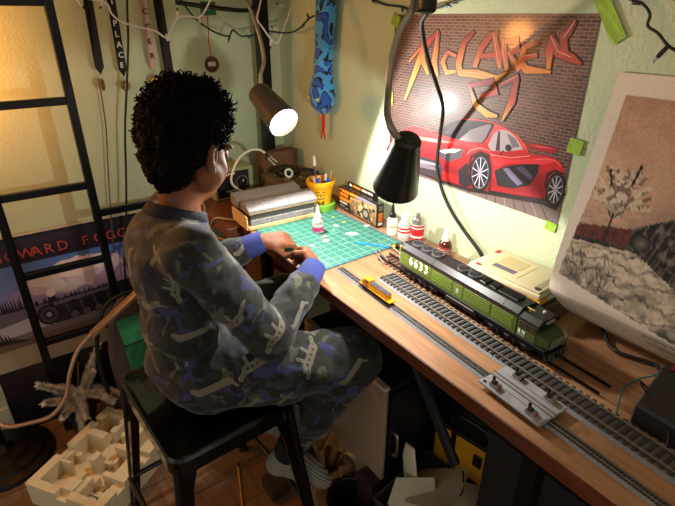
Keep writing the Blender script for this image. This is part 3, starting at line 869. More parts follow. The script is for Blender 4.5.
# ---------------------------------------------------------------- plush snake on the right wall
M_blueplush = None
def snake_mat():
    m = bpy.data.materials.new('blue_snake_plush'); m.use_nodes = True
    nt = m.node_tree; b = nt.nodes['Principled BSDF']; b.inputs['Roughness'].default_value = .9
    b.inputs['Sheen Weight'].default_value = .3
    tc = nt.nodes.new('ShaderNodeTexCoord')
    n = nt.nodes.new('ShaderNodeTexNoise'); n.inputs['Scale'].default_value = 20; n.inputs['Detail'].default_value = 1.5; n.inputs['Distortion'].default_value = .6
    nt.links.new(tc.outputs['Object'], n.inputs['Vector'])
    r = nt.nodes.new('ShaderNodeValToRGB'); r.color_ramp.interpolation = 'CONSTANT'
    e = r.color_ramp.elements; e[0].position = 0; e[0].color = C('#1d4fae'); e[1].position = .40; e[1].color = C('#0d1420')
    for p, c in ((.45, '#3f93d2'), (.57, '#0d1420'), (.605, '#1d4fae')):
        x = e.new(p); x.color = C(c)
    nt.links.new(n.outputs['Fac'], r.inputs['Fac']); nt.links.new(r.outputs['Color'], b.inputs['Base Color'])
    return m
sn = thing('plush_snake', 'blue and black plush snake with red forked tongue hanging on the right wall', 'plush toy', (.92, 1.394, 1.03))
b = bm_new()
tube(b, [(.915, 1.384, 1.62), (.915, 1.387, 1.50), (.915, 1.382, 1.37), (.917, 1.392, 1.28), (.917, 1.402, 1.19), (.917, 1.404, 1.16), (.915, 1.405, 1.125), (.914, 1.407, 1.09), (.915, 1.408, 1.06), (.918, 1.409, 1.035)],
     [.036, .037, .037, .036, .035, .036, .048, .051, .043, .018], 20, 6, flat=.8)
obj('body', b, snake_mat(), sn, True, 180)
b = bm_new()
tube(b, [(.918, 1.409, 1.04), (.920, 1.412, 1.005), (.920, 1.414, .985)], .009, 8, 3, flat=.4)
tube(b, [(.920, 1.412, .99), (.921, 1.404, .945)], [.006, .003], 8, 0, flat=.4); tube(b, [(.920, 1.415, .99), (.921, 1.427, .945)], [.006, .003], 8, 0, flat=.4)
obj('tongue', b, mat('red_felt', '#c9202a', .85), sn, True, 180)
for dy in (-.026, .026):
    b = bm_new(); sphere(b, (.878, 1.407 + dy, 1.085), .0055, 2); obj('eye', b, mat('yellow_bead', '#d8c32a', .3), sn, True, 180)

# ---------------------------------------------------------------- medals on the back wall
M_ribbon = mat('black_ribbon', '#15110f', .7); M_gold = mat('dull_gold_medal', '#8a6a34', .35, .85, bump=.3, bscale=90)
def medal(x, ztop, zbot, w, label, ribbon, r=.018, lean=-.004, text=None, tcol=None, turn=0., yoff=.03):
    y = WY - yoff
    t = thing('medal', label, 'medal', (x, y, zbot - .05), 0, 'medals hanging on the back wall')
    dirv = (V(x + lean, y, zbot) - V(x, y - .004, ztop)).normalized()
    b = bm_new()
    sx = math.cos(turn); 
    P = [V(x, y - .004, ztop), V(x + lean * .9, y, zbot + .022)]
    h = V(w / 2, 0, 0)
    vs = [b.verts.new(p) for p in (P[0] - h, P[0] + h, P[1] + h, V(x + lean, y, zbot), P[1] - h)]
    f = b.faces.new(vs)
    r_ = bmesh.ops.solidify(b, geom=[f], thickness=.0016)
    obj('ribbon', b, ribbon, t, True)
    b = bm_new()
    ring = [V(x + lean + .006 * math.cos(a), y, zbot - .004 + .006 * math.sin(a)) for a in [2 * PI * k / 14 for k in range(15)]]
    tube(b, ring, .0011, 6, caps=False); obj('ring', b, M_steel, t, True)
    b = bm_new()
    lathe(b, [(0, -.0018), (r * .9, -.0018), (r, -.0024), (r, .0024), (r * .9, .0018), (0, .0018)], 32, Matrix.Translation((x + lean, y, zbot - .012 - r)) @ Matrix.Rotation(turn, 4, 'Z') @ Matrix.Rotation(PI / 2, 4, 'X'))
    disc = obj('disc', b, M_gold, t, True, 40)
    b = bm_new(); M = Matrix.Translation((x + lean, y, zbot - .012 - r)) @ Matrix.Rotation(turn, 4, 'Z') @ Matrix.Rotation(PI / 2, 4, 'X') @ Matrix.Translation((0, 0, .0018))
    prism(b, [(r * (.62 if k % 2 else .28) * math.cos(PI * k / 5), r * (.62 if k % 2 else .28) * math.sin(PI * k / 5)) for k in range(10)], 0, .0012, M); obj('relief', b, M_gold, disc, True)
    if text:
        n = len(text); L = ztop - .01 - zbot
        for k, ch in enumerate(text):
            f_ = k / n
            p = P[0].lerp(V(x + lean, y, zbot), .02 + f_ * .93)
            text_mesh('letter', ch, .0225, tcol, basis(p + V(-.0065, -.0032, -.016), (1, 0, 0), (0, 0, 1)), t, .0002, bold=.0006)
medal(.315, 1.44, 1.165, .026, 'medal on a plain black ribbon, leftmost on the back wall beside the ladder', M_ribbon, .017, -.006, turn=1.15)
medal(.378, 1.44, 1.155, .024, 'medal on a black ribbon lettered in white on the back wall', M_ribbon, .0145, -.003, '1ST PLACE', mat('white_ribbon_letters', '#d8d2cc', .7))
medal(.466, 1.44, 1.165, .022, 'medal on a pale pink lettered ribbon on the back wall', mat('pale_pink_ribbon', '#c7a597', .75), .019, .006, 'SOCCER', mat('black_ribbon_letters', '#221c1c', .7))
medal(.512, 1.44, 1.13, .030, 'medal on a broad black ribbon just behind the curly hair', M_ribbon, .018, .008)
# cord hanging on the back wall
b = bm_new(); tube(b, [(0.437, 1.700, 1.473), (0.418, 1.700, 1.370), (0.402, 1.700, 1.262), (0.378, 1.700, 1.147), (0.345, 1.700, 0.997), (0.319, 1.700, 0.834), (0.294, 1.700, 0.696), (0.261, 1.700, 0.552), (0.246, 1.700, 0.392)], .0035, 8, 5)
single('hanging_cord', b, M_rubber, 'black cord hanging down the back wall between the medals', 'cord', smooth=60)
b = bm_new(); tube(b, [(0.301, 1.730, 1.155), (0.300, 1.730, 1.090), (0.294, 1.730, 0.998), (0.275, 1.730, 0.869), (0.248, 1.730, 0.659), (0.224, 1.730, 0.427)], .0022, 6, 5)
single('hanging_cord', b, mat('grey_cord', '#57503f', .6), 'thin grey cord running down the back wall below the plain black ribbon', 'cord', smooth=60)

# ornament on a red ribbon
orn = thing('ornament', 'round bronze ornament on a red ribbon above the curly hair', 'ornament', (.66, 1.68, 1.13))
b = bm_new(); tube(b, [(0.654, 1.680, 1.333), (0.653, 1.680, 1.304), (0.650, 1.680, 1.250), (0.652, 1.680, 1.207)], .0042, 8, 4, flat=.3); obj('ribbon', b, mat('red_ribbon', '#b3202a', .7), orn, True, 60)
pc = V((0.651, 1.680, 1.182))
b = bm_new(); lathe(b, [(0, -.003), (.021, -.003), (.025, -.004), (.026, 0), (.025, .004), (.021, .003), (0, .003)], 28, Matrix.Translation(pc) @ Matrix.Rotation(PI / 2, 4, 'X')); obj('medallion', b, mat('bronze_medallion', '#4a2c20', .4, .5), orn, True, 40)
b = bm_new()
ring = [pc + V(.0255 * math.cos(a), 0, .0255 * math.sin(a)) for a in [2 * PI * k / 28 for k in range(29)]]
tube(b, ring, .0028, 6, caps=False); obj('rim', b, mat('pale_rim', '#b8a58a', .4, .5), orn, True)
b = bm_new(); box(b, pc + V(-.013, -.0052, -.006), pc + V(.013, -.003, .008), .001); obj('plaque', b, mat('pale_plaque', '#c9b5a8', .5), orn, True)
gb = thing('green_gadget', 'small green circuit-board ornament among the lights above the ornament ribbon', 'ornament', (.67, 1.68, 1.33))
A = V((0.659, 1.680, 1.347))
b = bm_new(); box(b, A + V(-.026, -.003, -.018), A + V(.026, .003, .022), .002); obj('board', b, mat('green_board', '#1f6a3c', .45), gb, True)
for k in range(5):
    b = bm_new(); p = A + V(random.uniform(-.02, .016), -.0045, random.uniform(-.012, .014)); box(b, p, p + V(.007, .003, .005), .0008); obj('chip', b, mat('silver_chip', '#a8b0a0', .4, .4), gb, True)

# ---------------------------------------------------------------- string lights
M_gwire = mat('dark_green_wire', '#10201c', .5); M_wwire = mat('off_white_wire', '#eadfd4', .5)
M_bulbclear = mat('clear_mini_bulb', '#c9d2d0', .15, trans=.6); M_sockg = mat('teal_socket', '#1d4744', .45); M_sockw = mat('white_socket', '#d9cfc4', .5); M_sockb = mat('black_tip', '#17161a', .4)
def lights(name, paths, bulbs, wire, sock, label, r=.0028, twist=True):
    t = thing(name, label, 'string lights', paths[0][len(paths[0]) // 2])
    for pts in paths:
        b = bm_new(); tube(b, pts, r, 7, 6)
        obj('wire', b, wire, t, True, 60)
    for p, q in bulbs:
        p, q = V(p), V(q); d = q - p
        b = bm_new(); lathe(b, [(0, 0), (.0036, 0), (.0042, d.length * .45), (.0034, d.length * .6), (0, d.length * .6)], 10, along(p, d)); s_ = obj('socket', b, sock, t, True, 50)
        b = bm_new(); lathe(b, [(.0030, d.length * .58), (.0028, d.length * .8), (0, d.length)], 10, along(p, d)); obj('bulb', b, M_bulbclear if sock is not M_sockw else M_sockb, s_, True, 60)
lights('string_lights', [[(0.558, 1.670, 1.393), (0.584, 1.670, 1.352), (0.615, 1.670, 1.316), (0.664, 1.670, 1.283), (0.715, 1.670, 1.267), (0.734, 1.670, 1.285), (0.765, 1.670, 1.266), (0.825, 1.670, 1.271), (0.856, 1.670, 1.280)] + [(0.900, 1.615, 1.275), (0.900, 1.533, 1.286), (0.900, 1.450, 1.322), (0.900, 1.403, 1.333), (0.900, 1.337, 1.364), (0.900, 1.262, 1.398)]],
       [((0.722, 1.670, 1.267), (0.709, 1.670, 1.243)), ((0.780, 1.670, 1.269), (0.801, 1.670, 1.253)), ((0.609, 1.670, 1.321), (0.593, 1.670, 1.327)), ((0.900, 1.487, 1.304), (0.900, 1.520, 1.286)), ((0.900, 1.456, 1.319), (0.900, 1.473, 1.341)), ((0.856, 1.670, 1.280), (0.839, 1.670, 1.252))],
       M_gwire, M_sockg, 'dark green wire string lights sagging across the corner above the lit lamp')
lights('string_lights', [[(0.220, 1.650, 1.399), (0.264, 1.650, 1.377), (0.343, 1.650, 1.363), (0.358, 1.650, 1.333), (0.382, 1.650, 1.312), (0.430, 1.650, 1.298), (0.475, 1.650, 1.286), (0.503, 1.650, 1.269), (0.526, 1.650, 1.297), (0.548, 1.650, 1.324)], [(0.504, 1.650, 1.278), (0.514, 1.650, 1.261)], [(0.548, 1.650, 1.324), (0.580, 1.650, 1.327), (0.615, 1.650, 1.324), (0.640, 1.650, 1.347), (0.668, 1.650, 1.389)], [(0.842, 1.655, 1.393), (0.828, 1.655, 1.351), (0.818, 1.655, 1.318), (0.838, 1.655, 1.290), (0.863, 1.655, 1.258), (0.889, 1.655, 1.242), (0.915, 1.655, 1.283), (0.942, 1.655, 1.333), (0.972, 1.655, 1.395)]],
       [((0.503, 1.650, 1.272), (0.512, 1.650, 1.249)), ((0.549, 1.650, 1.327), (0.549, 1.650, 1.352)), ((0.614, 1.650, 1.322), (0.621, 1.650, 1.299)), ((0.343, 1.650, 1.363), (0.326, 1.650, 1.345)), ((0.866, 1.655, 1.255), (0.860, 1.655, 1.220)), ((0.892, 1.655, 1.286), (0.865, 1.655, 1.296)), ((0.919, 1.655, 1.358), (0.889, 1.655, 1.367)), ((0.273, 1.650, 1.374), (0.293, 1.650, 1.338))],
       M_wwire, M_sockw, 'white wire string lights looping above the medals and the bed post', .0030)
lights('string_lights', [[(0.935, 0.508, 1.368), (0.935, 0.476, 1.351), (0.935, 0.460, 1.346), (0.935, 0.445, 1.331), (0.935, 0.444, 1.314), (0.935, 0.425, 1.303), (0.935, 0.404, 1.285), (0.935, 0.380, 1.274)]],
       [((0.935, 0.464, 1.348), (0.935, 0.488, 1.351)), ((0.930, 0.402, 1.285), (0.920, 0.418, 1.255))],
       M_gwire, M_sockb, 'black wire string lights on the wall above the snowy train print', .0026)
lights('string_lights', [[(0.940, 1.284, 1.409), (0.940, 1.190, 1.372), (0.940, 1.138, 1.356), (0.940, 1.065, 1.349), (0.940, 1.012, 1.339), (0.940, 0.930, 1.347), (0.940, 0.893, 1.357), (0.940, 0.840, 1.366), (0.940, 0.774, 1.377)]],
       [((0.940, 1.065, 1.349), (0.940, 1.060, 1.332)), ((0.940, 0.911, 1.353), (0.940, 0.891, 1.345)), ((0.940, 1.190, 1.369), (0.940, 1.172, 1.355))],
       M_gwire, M_sockg, 'dark wire string lights strung along the top of the car poster')

# ---------------------------------------------------------------- cutting mat
def grid_mat():
    m = bpy.data.materials.new('green_cutting_mat'); m.use_nodes = True
    nt = m.node_tree; b = nt.nodes['Principled BSDF']; b.inputs['Roughness'].default_value = .5
    tc = nt.nodes.new('ShaderNodeTexCoord')
    br = nt.nodes.new('ShaderNodeTexBrick'); br.offset = 0.; br.squash = 1.
    br.inputs['Scale'].default_value = 1; br.inputs['Brick Width'].default_value = .0254; br.inputs['Row Height'].default_value = .0254; br.inputs['Mortar Size'].default_value = .0006
    br.inputs['Color1'].default_value = C('#277465'); br.inputs['Color2'].default_value = C('#256e60'); br.inputs['Mortar'].default_value = C('#9cc4ae')
    nt.links.new(tc.outputs['Object'], br.inputs['Vector'])
    n = nt.nodes.new('ShaderNodeTexNoise'); n.inputs['Scale'].default_value = 38; n.inputs['Detail'].default_value = 7
    nt.links.new(tc.outputs['Object'], n.inputs['Vector'])
    r = nt.nodes.new('ShaderNodeValToRGB'); r.color_ramp.elements[0].position = .62; r.color_ramp.elements[0].color = (0, 0, 0, 1); r.color_ramp.elements[1].position = .75; r.color_ramp.elements[1].color = (.5, .5, .5, 1)
    nt.links.new(n.outputs['Fac'], r.inputs['Fac'])
    mx = nt.nodes.new('ShaderNodeMix'); mx.data_type = 'RGBA'; nt.links.new(r.outputs['Color'], mx.inputs[0])
    nt.links.new(br.outputs['Color'], mx.inputs[6]); mx.inputs[7].default_value = C('#b9cfc0')
    nt.links.new(mx.outputs[2], b.inputs['Base Color'])
    return m
cm = thing('cutting_mat', 'green gridded cutting mat with dried paint smears in front of the hands', 'cutting mat', (.715, 1.115, DZ), math.radians(2))
b = bm_new(); box(b, (-.145, -.195, .0002), (.145, .180, .0030), .001); obj('sheet', b, grid_mat(), cm)
b = bm_new()
for (x0, y0, x1, y1) in ((-.145, -.195, .145, -.1925), (.1425, -.195, .145, .18), (-.145, .1775, .145, .18), (-.145, -.195, -.1425, .18)):
    box(b, (x0, y0, .0030), (x1, y1, .0034))
obj('border', b, mat('mat_border_blue', '#3d5a8c', .5), cm)
MZ = DZ + .0034

def scrap(name, pts, h, m, label, cat='scrap', group=None, z=None):
    b = bm_new(); prism(b, [(p[0], p[1]) for p in pts], (z or MZ), (z or MZ) + h, None); single(name, b, m, label, cat, group)
def blob(c, r, n, seed, sx=1., rot=0.):
    return [(c[0] + math.cos(rot) * r * sx * math.cos(a) * (1 + .45 * noise.noise(Vector((math.cos(a) * 1.9, math.sin(a) * 1.9, seed)))) - math.sin(rot) * r * math.sin(a) * (1 + .45 * noise.noise(Vector((math.cos(a) * 1.9, math.sin(a) * 1.9, seed + 9)))),
             c[1] + math.sin(rot) * r * sx * math.cos(a) + math.cos(rot) * r * math.sin(a) * (1 + .4 * noise.noise(Vector((math.cos(a) * 2.3, math.sin(a) * 2.3, seed + 5))))) for a in [2 * PI * k / n for k in range(n)]]
M_scrap = mat('white_plastic_scrap', '#dcdcd2', .5); M_bluestrip = mat('bright_blue_strip', '#1f86d8', .45); M_pinkscrap = mat('pinkish_scrap', '#c08a76', .6); M_yel = mat('yellow_scrap', '#c9c23a', .5)
for p, r, sx, rot, lab in (((0.784, 1.057, 0.753), .009, 2.2, -.7, 'long white plastic offcut beside the blue strip on the mat'), ((0.694, 1.059, 0.753), .008, 1.3, .4, 'white offcut on the mat just in front of the glue bottle'),
                          ((0.780, 1.133, 0.753), .005, 2.0, 1.9, 'thin white sliver on the mat behind the glue bottle'), ((0.857, 1.080, 0.753), .006, 1.6, -.4, 'white offcut on the mat nearest the model kit box'),
                          ((0.644, 1.053, 0.753), .006, 1.4, .9, 'small white offcut on the mat between the hands and the blue strip')):
    scrap('plastic_offcut', blob(p, r, 14, r * 900, sx, rot), .0014, M_scrap, lab, 'scrap', 'white offcuts on the cutting mat')
for p, r, sx, rot, lab, mm_ in (((0.818, 1.146, 0.753), .0035, 1.8, .2, 'yellow crumb on the mat by the kit box end', M_yel), ((0.814, 1.200, 0.753), .0035, 1.5, 1.2, 'yellow crumb on the mat by the green tape roll', M_yel)):
    scrap('paint_crumb', blob(p, r, 10, r * 700, sx, rot), .0012, mm_, lab)
scrap('pink_offcut', blob((0.705, 1.086, 0.753), .006, 12, 3., 1.6, .5), .0012, M_pinkscrap, 'pinkish brown offcut lying on the mat')
A, B_ = V((0.758, 0.998, 0.753)), V((0.811, 0.930, 0.753))
dd = (B_ - A); nn = V(-dd.y, dd.x, 0).normalized()
pts = []
for k in range(9):
    t = k / 8; w = .0035 + .0022 * math.sin(t * 9); pts.append(A + dd * t + nn * w)
for k in range(8, -1, -1):
    t = k / 8; w = .0035 + .0022 * math.sin(t * 7 + 1); pts.append(A + dd * t - nn * w)
scrap('blue_strip', pts, .0022, M_bluestrip, 'bright blue notched plastic strip lying on the mat')

# ---------------------------------------------------------------- stacked grey foam boards in pine trays
M_foam = mat('grey_foam_board', '#8b8785', .95, vary=.35, scale=260, bump=.6, bscale=400)
M_foamd = mat('dark_grey_foam', '#55524f', .95, vary=.3, scale=260, bump=.6, bscale=400)
FM = Matrix.Translation((.664, 1.305, DZ)) @ Matrix.Rotation(math.radians(-3), 4, 'Z')
def fb(name, lo, hi, m, label, cat, group=None, bev=.0015, M2=None):
    b = bm_new(); box(b, lo, hi, bev, 1, M2); b.transform(FM); return single(name, b, m, label, cat, group)
FZ = .0036
fb('pine_strip', (-.115, -.066, FZ), (.113, .062, FZ + .012), M_pine, 'lowest pine strip under the stack of grey foam boards', 'wood strip', 'pine strips in the foam stack')
fb('foam_board', (-.108, -.064, FZ + .0122), (.108, .060, FZ + .031), M_foam, 'lowest grey foam board in the stack beside the yellow cup', 'foam board', 'grey foam boards in the stack')
fb('foam_board', (-.106, -.062, FZ + .0312), (.110, .060, FZ + .047), M_foamd, 'second grey foam board from the bottom of the stack', 'foam board', 'grey foam boards in the stack')
fb('pine_strip', (-.110, -.064, FZ + .0472), (.114, .058, FZ + .053), M_pine, 'upper thin pine strip in the stack of grey foam boards', 'wood strip', 'pine strips in the foam stack')
fb('pine_block', (-.121, -.062, FZ), (-.1155, .055, FZ + .044), M_pine, 'upright pine end piece closing the left of the foam stack', 'wood block')
fb('pine_block', (.1146, -.062, FZ), (.128, .0, FZ + .030), M_pine, 'upright pine end piece at the right of the foam stack, by the glue bottle', 'wood block')
def fprism(poly, x0, x1, m, label):
    b = bm_new(); prism(b, poly, x0, x1, FM @ Matrix(((0, 0, 1, 0), (1, 0, 0, 0), (0, 1, 0, 0), (0, 0, 0, 1)))); single('foam_board', b, m, label, 'foam board', 'grey foam boards in the stack')
fprism([(-.066, FZ + .0532), (.0, FZ + .0532), (.0, FZ + .074), (-.030, FZ + .078), (-.066, FZ + .060)], -.112, .116, M_foam, 'front sloping grey foam board on top of the stack')
fprism([(.001, FZ + .0532), (.058, FZ + .0532), (.058, FZ + .085), (.045, FZ + .086), (.001, FZ + .072)], -.120, .098, M_foam, 'rear sloping grey foam board on top of the stack')

# ---------------------------------------------------------------- pen cup on a roll of tape
cupc = V(.828, 1.292, 0)
tr = thing('tape_roll', 'wide roll of green tape standing under the yellow cup', 'tape roll', (cupc.x, cupc.y, DZ))
b = bm_new(); lathe(b, [(.033, .0036), (.0480, .0036), (.0480, .0236), (.033, .0236)], 40, Matrix.Translation((cupc.x, cupc.y, DZ)), True); obj('tape', b, mat('bright_green_tape', '#6fa834', .5), tr, True, 40)
b = bm_new(); lathe(b, [(.0312, .0036), (.0329, .0036), (.0329, .0242), (.0312, .0242)], 40, Matrix.Translation((cupc.x, cupc.y, DZ)), True); obj('core', b, M_card, tr, True, 40)
cup = thing('pen_cup', 'yellow bucket-shaped pen cup with black printed marks', 'cup', (cupc.x, cupc.y, DZ + .004))
b = bm_new()
lathe(b, [(0, .0045), (.0300, .0045), (.0306, .012), (.0405, .086), (.0455, .0865), (.0468, .089), (.0468, .100), (.0450, .1015), (.0428, .1010), (.0385, .086), (.0290, .0085), (0, .0085)], 44, Matrix.Translation((cupc.x, cupc.y, DZ)))
obj('bucket', b, mat('yellow_plastic', '#f0b015', .38), cup, True, 30)
b = bm_new()
lathe(b, [(.0420, .081), (.0442, .083), (.0442, .0862), (.0400, .0862)], 44, Matrix.Translation((cupc.x, cupc.y, DZ))); obj('collar', b, mat('yellow_plastic'), cup, True, 30)
vdir = V(-cupc.x, -cupc.y, 0).normalized(); sdir = V(-vdir.y, vdir.x, 0)
def cupmark(pts, w):
    b = bm_new(); P = []
    for (a, z) in pts:
        rr = .0306 + (.0405 - .0306) * (z - .012) / .074 + .0006
        d = vdir * math.cos(a) + sdir * math.sin(a)
        P.append(V(cupc.x, cupc.y, DZ + z) + d * rr)
    tube(b, P, w, 6, 0); return b
M_mark = mat('black_marker_print', '#191613', .6)
for mk, w in (([(-.42, .066), (-.25, .071), (-.10, .068)], .0014), ([(.40, .066), (.25, .071), (.08, .068)], .0014), ([(-.36, .060), (-.22, .057), (-.12, .061)], .0014), ([(.34, .060), (.22, .057), (.10, .061)], .0014), ([(0, .063), (.02, .053), (-.04, .050)], .0011),
              ([(-.38, .046), (-.1, .044), (.1, .045), (.36, .048)], .0013), ([(-.30, .038), (-.25, .026), (-.1, .023), (.1, .023), (.25, .027), (.30, .039)], .0018), ([(-.2, .034), (0, .031), (.2, .034)], .0018), ([(-.15, .036), (-.12, .024)], .0012), ([(.14, .036), (.12, .024)], .0012)):
    obj('printed_mark', cupmark(mk, w), M_mark, cup, True)
def pen(p0, d, L, r, cols, label, name='pen'):
    p0, d = V(p0), V(d).normalized()
    t = thing(name, label, name.split('_')[-1], p0, 0, 'pens in the yellow cup')
    b = bm_new(); tube(b, [p0, p0 + d * L * .8], r, 10); obj('barrel', b, mat('pen_' + cols[0], cols[0], .35), t, True, 50)
    b = bm_new(); tube(b, [p0 + d * L * .8, p0 + d * L * .97, p0 + d * L], [r * 1.12, r * 1.12, r * .5], 10); obj('cap', b, mat('pen_' + cols[1], cols[1], .35), t, True, 50)
cb = V(cupc.x, cupc.y, DZ + .0095)
pen(cb + V(-.008, .010, 0), (.02, .12, 1), .165, .0042, ('#4a4650', '#d9d6cf'), 'tall grey pen with a white end, tallest in the yellow cup')
pen(cb + V(.006, -.010, 0), (.06, -.02, 1), .112, .004, ('#3a3a44', '#cfd2d8'), 'dark pen with a pale end leaning in the middle of the yellow cup')
pen(cb + V(-.012, -.006, 0), (-.14, .03, 1), .108, .0045, ('#e3ded6', '#d8a0a0'), 'white and pink marker at the left rim of the yellow cup')
pen(cb + V(-.010, -.012, 0), (-.04, .02, 1), .100, .0055, ('#2a5fd0', '#2a5fd0'), 'blue pen leaning in the left of the yellow cup')
pen(cb + V(.012, -.010, 0), (.12, -.04, 1), .096, .006, ('#2a62d8', '#3b78ee'), 'fat blue marker at the near rim of the yellow cup')
pen(cb + V(.012, .0, 0), (.20, -.10, 1), .122, .0022, ('#8a7452', '#b5a483'), 'thin wooden brush leaning right in the yellow cup', 'paint_brush')

# ---------------------------------------------------------------- glue bottle
def bottle_root(name, label, p, cat='bottle'): return thing(name, label, cat, (p[0], p[1], p[2]))
g = bottle_root('glue_bottle', 'small clear glue bottle with pink label and white pointed nozzle on the mat', (.712, 1.128, MZ))
M_g = Matrix.Translation(g.location)
b = bm_new(); lathe(b, [(0, 0), (.0155, 0), (.017, .003), (.017, .036), (.013, .042), (.0085, .045), (0, .045)], 32, M_g); obj('bottle', b, mat('frosted_clear_plastic', '#dfe3e0', .25, trans=.55), g, True, 40)
b = bm_new(); lathe(b, [(.01725, .006), (.0174, .006), (.0174, .027), (.01725, .027)], 32, M_g, True); obj('label_wrap', b, mat('pink_label', '#c43f7c', .5), g, True, 40)
b = bm_new(); lathe(b, [(.01745, .0195), (.0176, .0195), (.0176, .0275), (.01745, .0275)], 32, M_g, True); obj('label_band', b, mat('pale_label_band', '#cfd6cf', .5), g, True, 40)
b = bm_new(); lathe(b, [(0, .0452), (.0110, .0452), (.0105, .054), (.0060, .060), (.0030, .078), (.0012, .084), (0, .084)], 24, M_g); obj('nozzle', b, M_white, g, True, 40)

# ---------------------------------------------------------------- model kit box
kb = thing('kit_box', 'black and orange model kit box with a picture panel standing by the wall', 'box', (.885, 1.16, DZ))
KX, KY0, KY1, KD = .878, 1.055, 1.262, .026
KM = Rz(math.radians(-2), (KX, 1.16, 0))
b = bm_new(); box(b, (KX, KY0, DZ + .0003), (KX + KD, KY1, DZ + .076), .0008, 1, KM); obj('carton', b, mat('black_carton', '#17130f', .35, coat=.2), kb, True)
b = bm_new(); box(b, (KX + KD - .0012, KY0 + .03, DZ + .076), (KX + KD, KY1 - .015, DZ + .094), .0004, 1, KM); obj('hang_tab', b, mat('black_carton'), kb, True)
ink = Ink(KM @ V(KX, KY1, DZ + .0765), KM.to_3x3() @ V(0, -.001, 0), (0, 0, -.001), KM.to_3x3() @ V(-1, 0, 0), .00008)
ink.poly([(2, 2), (205, 2), (205, 74), (2, 74)], K('#1a140f'))
ink.poly([(66, 18), (204, 6), (204, 72), (76, 72), (60, 44)], lambda u, v: K('#b08a5c') if v < 40 else K('#6a5238'))
for k in range(40):
    x, y = random.uniform(72, 196), random.uniform(20, 68)
    ink.poly(blob((x, y), random.uniform(2.5, 7), 8, k * 1.7, random.uniform(.6, 1.8), random.uniform(0, 3)), random.choice([K('#3a2a1c'), K('#c9a878'), K('#7d5a36'), K('#d6c4a0'), K('#4a4640'), K('#2a2420')]))
ink.ell((150, 48), 20, 18, K('#2c2824')); ink.ell((150, 48), 13, 11, K('#8d8378')); ink.ell((118, 40), 8, 10, K('#c9a070'))
for (x, y, w, h, c) in ((4, 4, 12, 7, '#e06a1c'), (20, 4, 42, 9, '#e8862a'), (66, 3, 60, 9, '#f0a030'), (4, 16, 52, 11, '#e8701c'), (4, 31, 58, 11, '#ee7a20'), (6, 46, 44, 6, '#cfc6b8'), (6, 58, 30, 4, '#8d8478'), (40, 62, 16, 4, '#8d8478'), (4, 66, 30, 3, '#6f675c')):
    x2 = x
    while x2 < x + w:
        lw = min(random.uniform(4, 8), x + w - x2); ink.poly([(x2 + 1, y), (x2 + lw, y), (x2 + lw - 1, y + h), (x2, y + h)], K(c)); x2 += lw + .8
ink.poly([(100, 4), (128, 1), (204, 3), (204, 8), (104, 12)], K('#8e86a0'))
ink.build('front_print', print_mat('kit_box_ink', .35, .2), kb)
ink = Ink(KM @ V(KX + .0008, KY0 - .0002, DZ + .0765), KM.to_3x3() @ V(.001, 0, 0), (0, 0, -.001), KM.to_3x3() @ V(0, -1, 0), .00008)
ink.poly([(4, 30), (20, 30), (20, 56), (4, 56)], K('#e07a24')); ink.poly([(5, 8), (19, 8), (19, 24), (5, 24)], K('#5a544c')); ink.poly([(4, 60), (20, 60), (20, 70), (4, 70)], K('#c9c2b4'))
for k in range(4): ink.poly([(5 + k * 4, 32), (7 + k * 4, 32), (7 + k * 4, 54), (5 + k * 4, 54)], K('#8c3c10'))
ink.build('end_print', print_mat('kit_box_end_ink', .35, .2), kb)
ink = Ink(KM @ V(KX + KD - .0012, KY1 - .02, DZ + .093), KM.to_3x3() @ V(0, -.001, 0), (0, 0, -.001), KM.to_3x3() @ V(-1, 0, 0), .00008)
for (x, w, c) in ((4, 10, '#d8d0c4'), (22, 44, '#e6802a'), (72, 30, '#c9bfae'), (106, 24, '#d8d0c4')):
    x2 = x
    while x2 < x + w: ink.poly([(x2, 5), (x2 + 5, 5), (x2 + 5, 13), (x2, 13)], K(c)); x2 += 6.4
ink.build('tab_print', print_mat('kit_box_tab_ink', .35, .2), kb)

# ---------------------------------------------------------------- paint and glue bottles by the wall
def lb(prof, M, name, m, root, seg=28): b = bm_new(); lathe(b, prof, seg, M); return obj(name, b, m, root, True, 38)
def band(r, z0, z1, M, name, m, root): b = bm_new(); lathe(b, [(r, z0), (r + .0004, z0), (r + .0004, z1), (r, z1)], 28, M, True); return obj(name, b, m, root, True, 38)
r1 = bottle_root('glue_bottle', 'white bottle with black pointed cap standing under the black lamp', (.885, .996, DZ)); M1 = Matrix.Translation(r1.location)
lb([(0, .0003), (.0145, .0003), (.0155, .003), (.0155, .046), (.010, .054), (0, .054)], M1, 'bottle', M_white, r1)
lb([(0, .0542), (.0105, .0542), (.0095, .064), (.0055, .068), (.0035, .088), (.0018, .096), (0, .096)], M1, 'cap', M_blackplastic, r1)
band(.0157, .016, .036, M1, 'label_wrap', mat('cream_label', '#e6dccb', .5), r1); band(.0162, .026, .029, M1, 'label_stripe', mat('ochre_stripe', '#b98a3a', .5), r1)
r2 = bottle_root('cement_bottle', 'clear bottle with white cap and red striped label beside the spray can', (.891, .950, DZ)); M2_ = Matrix.Translation(r2.location)
lb([(0, .0003), (.0168, .0003), (.018, .003), (.018, .044), (.014, .054), (.0095, .058), (0, .058)], M2_, 'bottle', mat('clear_pale_plastic', '#e8e6de', .2, trans=.45), r2)
lb([(0, .0582), (.0108, .0582), (.0112, .060), (.0112, .074), (.0095, .076), (0, .076)], M2_, 'cap', M_white, r2)
band(.0182, .010, .042, M2_, 'label_wrap', mat('white_label', '#e6e3da', .5), r2)
for z in (.024, .034): band(.0187, z, z + .0055, M2_, 'label_stripe', mat('red_stripe', '#c82a26', .5), r2)
band(.0187, .014, .0155, M2_, 'label_line', mat('grey_print_line', '#8b8680', .6), r2)
